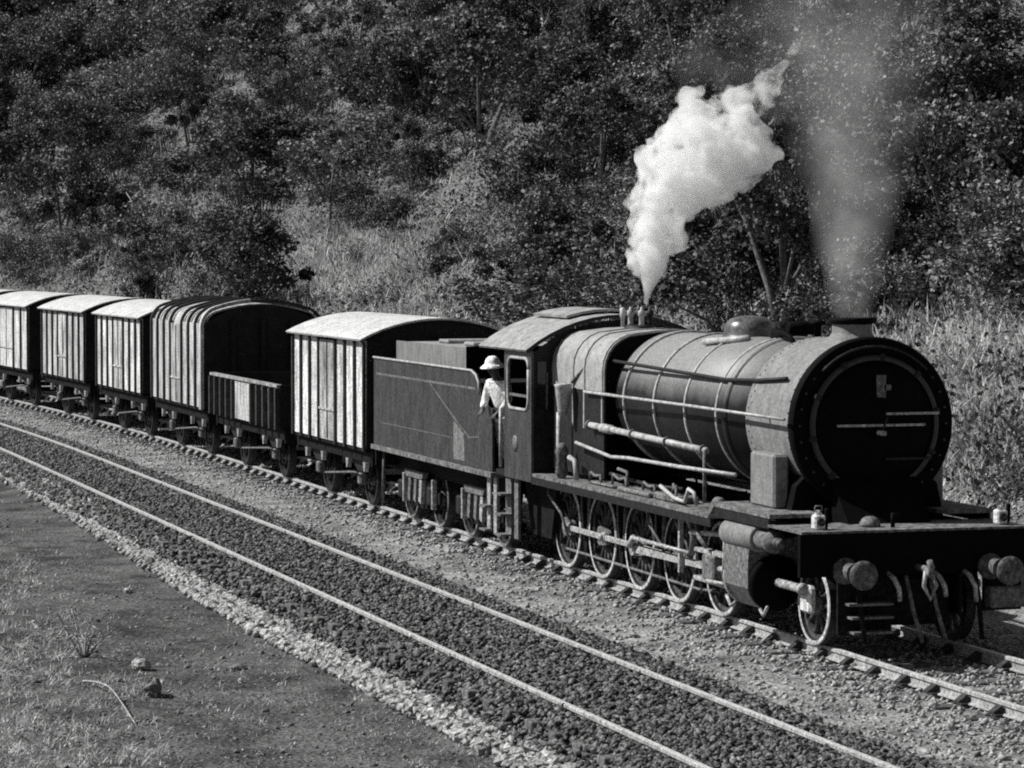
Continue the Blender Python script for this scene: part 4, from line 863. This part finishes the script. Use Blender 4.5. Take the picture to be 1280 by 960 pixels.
# bare pale trunks on the hill
for (a, b, hpx, lean, lb) in ((113, 152, 44, .02, 'short bare white tree trunk standing among dark scrub'), (25, 105, 60, .08, 'bare forked pale trunk among scrub at the hill edge'), (680, 42, 60, -.06, 'tall thin pale bare trunk high on the hill above the dark trees'),
                              (610, 80, 40, .0, 'thin grey bare trunk above the big dark bush'), (186, 290, 36, .05, 'small pale dead stem low on the slope above the vans')):
    Pq, okq, dq = terr_hit([a], [b])
    if not okq[0]: continue
    hh = hpx / FPX * dq[0]; P = Pq[0] - FWD * np.array([1, 1, 0]) * 2.2; P[2] = terr(P[0], P[1])
    t = empty('bare_tree', tuple(P)); tag(t, lb, 'bare tree')
    MB().tube([(0, 0, -.3), (lean * hh * .4, 0, hh * .4), (lean * hh, lean * hh, hh)], [.10, .08, .045], 7).build('trunk', 'bark_pale', t)
    for q in range(3):
        z = hh * (.55 + .15 * q); a_ = 2.1 * q; MB().tube([(lean * z, lean * z, z), (lean * z + .5 * math.cos(a_), .5 * math.sin(a_), z + .35), (lean * z + .8 * math.cos(a_), .8 * math.sin(a_), z + .8)], [.035, .025, .01], 5).build('branch', 'bark_pale', t)

# ------------------------------------------------------------------ foreground earth, grass, rocks
def fg(px, py):
    P = onZ(px, py, -.5); P[2] = terr(P[0], P[1]); return P
n = 1150; a = rng.random(n) ** 1.2; px = -30 + 260 * a; py = rng.uniform(690, 985, n)
keep = (px < 40 + np.maximum(0, py - 700) * .75) & (rng.random(n) < .8 - px / 300) & (wob(px, py, 60, 2, 3) > -.45)
B = np.array([fg(x, y) for x, y in zip(px[keep], py[keep])]); V, F = blades(B, 16, .085, .10, .0055, 1.3)
tag(obj_from(big_mesh('dry_grass', V, F, 'dry_grass'), 'dry_grass'), 'tangle of dry pale grass on the earth near the twigs', kind='stuff')
n = 1500; px = rng.uniform(-20, 640, n); py = rng.uniform(600, 985, n); keep = (py > 610 + px * .56) & (rng.random(n) < .25 + .5 * (wob(px, py, 170, 2, 3) > 0)); B = np.array([fg(x, y) for x, y in zip(px[keep], py[keep])])
V, F = blades(B, 9, .05, .08, .005, 1.2); tag(obj_from(big_mesh('sparse_grass', V, F, 'dry_grass'), 'sparse_grass'), 'sparse short dry grass on the bare earth', kind='stuff')
n = 5000; px = rng.uniform(-20, 720, n); py = rng.uniform(595, 985, n); keep = py > 600 + px * .55; B = np.array([fg(x, y) for x, y in zip(px[keep], py[keep])])
stones('pebbles', B[::2], .024, 'rock', 'small dark pebbles and clods on the bare earth')
stones('clods', B[3::26], .05, 'rock', 'dark clods of earth lying on the bare ground', squash=.55)
stones('pebbles', B[1::4], .017, 'ballast_light', 'small pale pebbles on the bare earth')
def rock(px, py, w, hgt, m, label, seed):
    P = fg(px, py); s = FPX / np.linalg.norm(P - CAM); mb = lump(seed, 9, 6, .2); mb.v = [(x * w / s / 2, y * w / s / 2, z * hgt / s / 2 + hgt / s * .33) for x, y, z in mb.v]
    o = mb.build('rock', m); o.location = tuple(P); o.rotation_euler = (0, 0, seed); tag(o, label, 'rock')
rock(176, 838, 26, 18, 'edge_stone', 'flat pale-topped rock on the bare earth', 3)
rock(192, 872, 24, 26, 'rock', 'upright dark block of rock on the bare earth below the flat rock', 5)
rock(297, 834, 22, 10, 'rock', 'low dark clod lying on the bare earth', 8)
rock(301, 851, 8, 8, 'rock_pale', 'tiny white stone on the bare earth', 9)
rock(188, 711, 15, 15, 'rock', 'dark round stone against the stone edging', 12)
rock(160, 742, 13, 8, 'edge_stone', 'small pale stone on the earth by the edging', 14)
P = fg(105, 825); t = empty('dead_twig_shrub', tuple(P)); tag(t, 'leafless twiggy dead shrub rising from the dry grass', 'dead shrub')
rt = random.Random(5)
for k in range(9):
    a = 6.28 * k / 9 + rt.uniform(-.3, .3); l = rt.uniform(.4, .8); d = np.array([math.cos(a) * .6, math.sin(a) * .6, 1.0]); d /= np.linalg.norm(d); p0 = np.array([0, 0, -.05]); pts = [p0]
    for j in range(5): d = d + np.array([rt.uniform(-.25, .25), rt.uniform(-.25, .25), rt.uniform(-.1, .05)]); d /= np.linalg.norm(d); pts.append(pts[-1] + d * l / 5)
    tw_ = MB().tube([tuple(p) for p in pts], [.017, .015, .012, .010, .008, .005], 5).build('twig', 'twig' if k % 3 else 'bark', t)
    for j in (2, 3, 4):
        e = pts[j] + np.array([rt.uniform(-.16, .16), rt.uniform(-.16, .16), rt.uniform(.02, .14)]); MB().tube([tuple(pts[j]), tuple((pts[j] + e) / 2 + np.array([0, 0, .02])), tuple(e)], [.009, .008, .005], 4).build('side_twig', 'twig', tw_)
A_, B_, C_ = fg(104, 858), fg(140, 880), fg(166, 908)
kp = np.array([A_ + [0, 0, .03], (A_ + B_) / 2 + [0, 0, .12], B_ + [0, 0, .14], C_ + [0, 0, .07], C_ + [.05, .06, -.03]]); sp_ = []
for q in np.linspace(0, 3.999, 22):
    i_ = int(q); f_ = q - i_; p0, p1, p2, p3 = kp[max(i_ - 1, 0)], kp[i_], kp[i_ + 1], kp[min(i_ + 2, 4)]
    sp_.append(tuple(.5 * (2 * p1 + (p2 - p0) * f_ + (2 * p0 - 5 * p1 + 4 * p2 - p3) * f_ ** 2 + (3 * p1 - p0 - 3 * p2 + p3) * f_ ** 3)))
o = MB().tube(sp_, [.009 - .0002 * i for i in range(22)], 6).build('bent_stalk', 'twig'); tag(o, 'thick pale dry stalk arching over the earth', 'stalk')

# ------------------------------------------------------------------ the man leaning out of the cab
man = empty('person', (-12.15, -1.13, 1.345), .45); tag(man, 'person in white clothes and white sun helmet leaning out between tender and cab', 'person')
def skinned(name, nodes, edges, m, root, parent, sub=2):
    me = bpy.data.meshes.new(name); me.from_pydata([p for p, r in nodes], edges, []); me.materials.append(MATS[m]); o = bpy.data.objects.new(name, me); col.objects.link(o); o.parent = parent
    o.modifiers.new('skin', 'SKIN').use_smooth_shade = True
    for v, (p, r) in zip(me.skin_vertices[0].data, nodes): v.radius = (r, r) if not isinstance(r, tuple) else r
    me.skin_vertices[0].data[root].use_root = True
    o.modifiers.new('sub', 'SUBSURF').levels = sub; o.modifiers['sub'].render_levels = sub; return o
# local frame: figure faces the photographer's side (-Y) and a little forward, leaning out
nd = [((0, 0, .92), (.15, .11)), ((0, -.02, 1.12), (.13, .10)), ((0, -.05, 1.32), (.16, .10)), ((0, -.07, 1.42), (.10, .08)), ((0, -.09, 1.49), .055), ((.0, -.13, 1.56), .085), ((.0, -.14, 1.66), .09),
      ((-.20, -.06, 1.38), .06), ((-.27, -.12, 1.12), .048), ((-.20, -.26, .98), .04), ((.20, -.06, 1.38), .06), ((.26, -.10, 1.10), .048), ((.16, -.25, .94), .04),
      ((-.10, 0, .84), .10), ((-.11, -.01, .46), .065), ((-.11, .03, .09), .045), ((-.11, -.13, .04), .04), ((.10, 0, .84), .10), ((.11, -.01, .46), .065), ((.11, .03, .09), .045), ((.11, -.13, .04), .04),
      ((-.17, -.31, .95), .042), ((.13, -.30, .91), .042)]
eg = [(0, 1), (1, 2), (2, 3), (3, 4), (4, 5), (5, 6), (2, 7), (7, 8), (8, 9), (2, 10), (10, 11), (11, 12), (0, 13), (13, 14), (14, 15), (15, 16), (0, 17), (17, 18), (18, 19), (19, 20), (9, 21), (12, 22)]
for (hx, hy, hz, b) in ((-.17, -.31, .95, 21), (.13, -.30, .91, 22)):          # five fingers on each hand
    for k in range(5):
        o0 = len(nd); fx = (k - 2) * .02
        nd += [((hx + fx, hy - .045 - .01 * (k in (1, 2, 3)), hz - .015), .0095), ((hx + fx * 1.1, hy - .075 - .012 * (k in (1, 2, 3)), hz - .045), .0085)]; eg += [(b, o0), (o0, o0 + 1)]
body = skinned('body', nd, eg, 'skin', 0, man)
hd = MB(); hd.sphere((0, -.225, 1.60), .02, sx=.8, sy=1.2, sz=1.4); hd.build('nose', 'skin', body)
for sx_ in (-1, 1): MB().sphere((sx_ * .035, -.215, 1.63), .012).build('eye', 'hair', body); MB().sphere((sx_ * .09, -.13, 1.60), .03, sx=.4, sz=1.3).build('ear', 'skin', body)
MB().box(-.025, .025, -.222, -.21, 1.55, 1.556).build('mouth', 'hair', body)
MB().sphere((0, -.11, 1.66), .10, sx=.98, sy=1, sz=.9).build('hair', 'hair', body)
sh = [nd[i] for i in (0, 1, 2, 3, 7, 8, 10, 11)]; sh = [(p, (tuple(q + .022 for q in r) if isinstance(r, tuple) else r + .02)) for p, r in sh] + [((-.21, -.25, .99), .056), ((.17, -.24, .95), .056)]
skinned('shirt', sh, [(0, 1), (1, 2), (2, 3), (2, 4), (4, 5), (5, 8), (2, 6), (6, 7), (7, 9)], 'white_cloth', 0, man)
tr = [((0, 0, .94), (.165, .125)), ((-.10, 0, .80), .12), ((-.11, -.01, .46), .088), ((-.11, .03, .12), .075), ((.10, 0, .80), .12), ((.11, -.01, .46), .088), ((.11, .03, .12), .075)]
skinned('trousers', tr, [(0, 1), (1, 2), (2, 3), (0, 4), (4, 5), (5, 6)], 'cloth_pale', 0, man)
ht = MB().lathe([(.20, 1.645), (.205, 1.655), (.16, 1.69), (.128, 1.71), (.118, 1.75), (.09, 1.80), (.05, 1.825), (.0001, 1.83)], (0, -.135, 0), 'z', 24); ht = ht.build('sun_helmet', 'hat_white', man)
man.rotation_euler = (.13, 0, .45)

# ------------------------------------------------------------------ steam and smoke
def plume(name, blobs, voxel, disp, dscale, label):
    mb = MB(); rp_ = random.Random(3)
    for (c, r) in blobs: mb.sphere(tuple(c), r, n=16, m=10)
    o = mb.build(name, 'white_cloth'); o.data.materials.clear()
    rm = o.modifiers.new('remesh', 'REMESH'); rm.mode = 'VOXEL'; rm.voxel_size = voxel; rm.use_smooth_shade = True
    for k, (st, ds) in enumerate(zip(disp, dscale)):
        tx = bpy.data.textures.new(name + str(k), 'CLOUDS'); tx.noise_scale = ds; tx.noise_depth = 4
        d = o.modifiers.new('d%d' % k, 'DISPLACE'); d.texture = tx; d.strength = st; d.mid_level = .5; d.texture_coords = 'GLOBAL'
    r2 = o.modifiers.new('remesh2', 'REMESH'); r2.mode = 'VOXEL'; r2.voxel_size = voxel; r2.use_smooth_shade = True
    tag(o, label, kind='stuff'); return o
def volmat(name, dens, albedo, aniso=0.0, grad=None, noise=None, col_=None, step=1.0, cut=(.38, .66)):
    m = bpy.data.materials.new(name); m.use_nodes = True; N = m.node_tree.nodes; L = m.node_tree.links; N.remove(N['Principled BSDF'])
    v = N.new('ShaderNodeVolumePrincipled'); v.inputs['Color'].default_value = (albedo, albedo, albedo, 1); v.inputs['Density'].default_value = dens; v.inputs['Anisotropy'].default_value = aniso
    L.new(v.outputs[0], N['Material Output'].inputs['Volume']); m.cycles.volume_step_rate = step
    if grad:
        g_ = N.new('ShaderNodeNewGeometry'); s_ = N.new('ShaderNodeSeparateXYZ'); L.new(g_.outputs['Position'], s_.inputs[0])
        mr = N.new('ShaderNodeMapRange'); mr.inputs[1].default_value = grad[0]; mr.inputs[2].default_value = grad[1]; mr.inputs[3].default_value = grad[2]; mr.inputs[4].default_value = grad[3]
        L.new(s_.outputs[2], mr.inputs[0]); out = mr.outputs[0]
        if noise:
            nz = N.new('ShaderNodeTexNoise'); nz.inputs['Scale'].default_value = noise[0]; nz.inputs['Detail'].default_value = 6; L.new(g_.outputs['Position'], nz.inputs['Vector'])
            m2 = N.new('ShaderNodeMapRange'); m2.inputs[1].default_value = cut[0]; m2.inputs[2].default_value = cut[1]; nz.inputs['Roughness'].default_value = .62; m2.inputs[3].default_value = noise[1]; m2.inputs[4].default_value = noise[2]; L.new(nz.outputs[0], m2.inputs[0])
            mu = N.new('ShaderNodeMath'); mu.operation = 'MULTIPLY'; L.new(out, mu.inputs[0]); L.new(m2.outputs[0], mu.inputs[1]); out = mu.outputs[0]
        if col_:                                           # thins out smoothly away from the column's axis
            z0, z1_, y0, y1, r0, r1, x0 = col_
            def mrz(a, b):
                q = N.new('ShaderNodeMapRange'); q.inputs[1].default_value = z0; q.inputs[2].default_value = z1_; q.inputs[3].default_value = a; q.inputs[4].default_value = b; L.new(s_.outputs[2], q.inputs[0]); return q.outputs[0]
            def mth(op, a, b):
                q = N.new('ShaderNodeMath'); q.operation = op
                for k, w in ((0, a), (1, b)):
                    if isinstance(w, (int, float)): q.inputs[k].default_value = w
                    else: L.new(w, q.inputs[k])
                return q.outputs[0]
            dy = mth('SUBTRACT', s_.outputs[1], mrz(y0, y1)); dx = mth('SUBTRACT', s_.outputs[0], x0)
            rr_ = mth('SQRT', mth('ADD', mth('MULTIPLY', dx, dx), mth('MULTIPLY', dy, dy)), 0.0); f_ = mth('DIVIDE', rr_, mrz(r0, r1))
            fall = N.new('ShaderNodeMapRange'); fall.interpolation_type = 'SMOOTHSTEP'; fall.inputs[1].default_value = .15; fall.inputs[2].default_value = 1.0; fall.inputs[3].default_value = 1.0; fall.inputs[4].default_value = 0.0; L.new(f_, fall.inputs[0])
            out = mth('MULTIPLY', out, fall.outputs[0])
        L.new(out, v.inputs['Density'])
    return m
XS = -9.0; sS = FPX / 45.6
path = [(818, 325, 22), (820, 300, 30), (824, 276, 38), (832, 252, 44), (846, 228, 50), (862, 206, 56), (885, 190, 52), (912, 182, 46), (935, 186, 34), (878, 160, 36), (903, 152, 34), (930, 156, 28), (952, 196, 16), (836, 204, 28), (810, 214, 14), (868, 228, 30), (922, 205, 32), (944, 128, 18), (960, 106, 12), (978, 82, 10), (994, 60, 8), (868, 128, 12), (925, 128, 18)]
bl = []
rb_ = random.Random(9)
for (a, b, r) in path:
    c = onX(a, b, XS + rb_.uniform(-.4, .4) * r / 40); bl.append((c, r / sS))
    for k in range(4 if r > 12 else 1):
        q = rb_.uniform(0, 6.28); w = rb_.uniform(.5, .95) * r; bl.append((onX(a + w * math.cos(q), b + w * math.sin(q), XS + rb_.uniform(-.5, .5) * r / sS), r / sS * rb_.uniform(.25, .5)))
st = plume('steam_plume', bl, 05e-2, (.70, .36), (.5, .16), 'thick white steam jet rising from the safety valves')
st.data.materials.append(volmat('steam', 5.0, .995, grad=(6.0, 8.3, 6.0, 1.4), noise=(3.4, .0, 1.7), step=.22, cut=(.43, .62)))
jet = plume('steam_jet', [(onX(a, b, XS), r / sS) for a, b, r in ((808, 378, 3.5), (809, 370, 5), (810, 362, 7.5), (811, 354, 10), (812, 346, 13), (814, 337, 16), (816, 328, 19), (817, 318, 22))], .03, (.08, .05), (.2, .1), None)
jet.data.materials.append(volmat('steam_core', 6.0, .995)); jet.parent = st
wisp = plume('thin_steam', [(onX(a, b, XS + .6), r / sS) for a, b, r in ((930, 90, 40), (900, 60, 40), (960, 50, 40), (985, 20, 45), (870, 85, 26), (1000, -15, 50), (940, 25, 45), (965, 130, 30), (960, 85, 30), (975, 215, 20))], .12, (.7, .3), (.8, .3), 'thin drifting steam above the white jet')
wisp.data.materials.append(volmat('steam_thin', .2, .97, grad=(7.6, 9.6, .13, .03), noise=(1.1, .0, 1.5), step=.6))
XC = -1.12; sC = FPX / 37.2
path = [(1066, 398, 22), (1066, 380, 27), (1066, 355, 33), (1067, 325, 40), (1068, 290, 48), (1070, 250, 58), (1072, 205, 70), (1072, 160, 85), (1070, 110, 105), (1066, 60, 125), (1062, 5, 145), (1060, -60, 165)]
bl = []
for (a, b, r) in path:
    bl.append((onX(a, b, XC), r / sC * 1.15))
    for k in range(3):
        q = rb_.uniform(0, 6.28); w = rb_.uniform(.4, .9) * r; bl.append((onX(a + w * math.cos(q), max(b + w * math.sin(q) * .5, -90) if b < 370 else b, XC + rb_.uniform(-.3, .3)), r / sC * rb_.uniform(.35, .6)))
sm = plume('chimney_smoke', bl, .07, (.2, .1), (.6, .25), 'thin grey smoke column rising from the chimney')
sm.data.materials.append(volmat('smoke', .5, .72, grad=(3.9, 8.0, 1.1, .13), noise=(1.3, .1, 1.7), step=.4, col_=(3.95, 8.2, float(onX(1066, 398, XC)[1]), float(onX(1062, 0, XC)[1]), .34, 1.55, XC)))
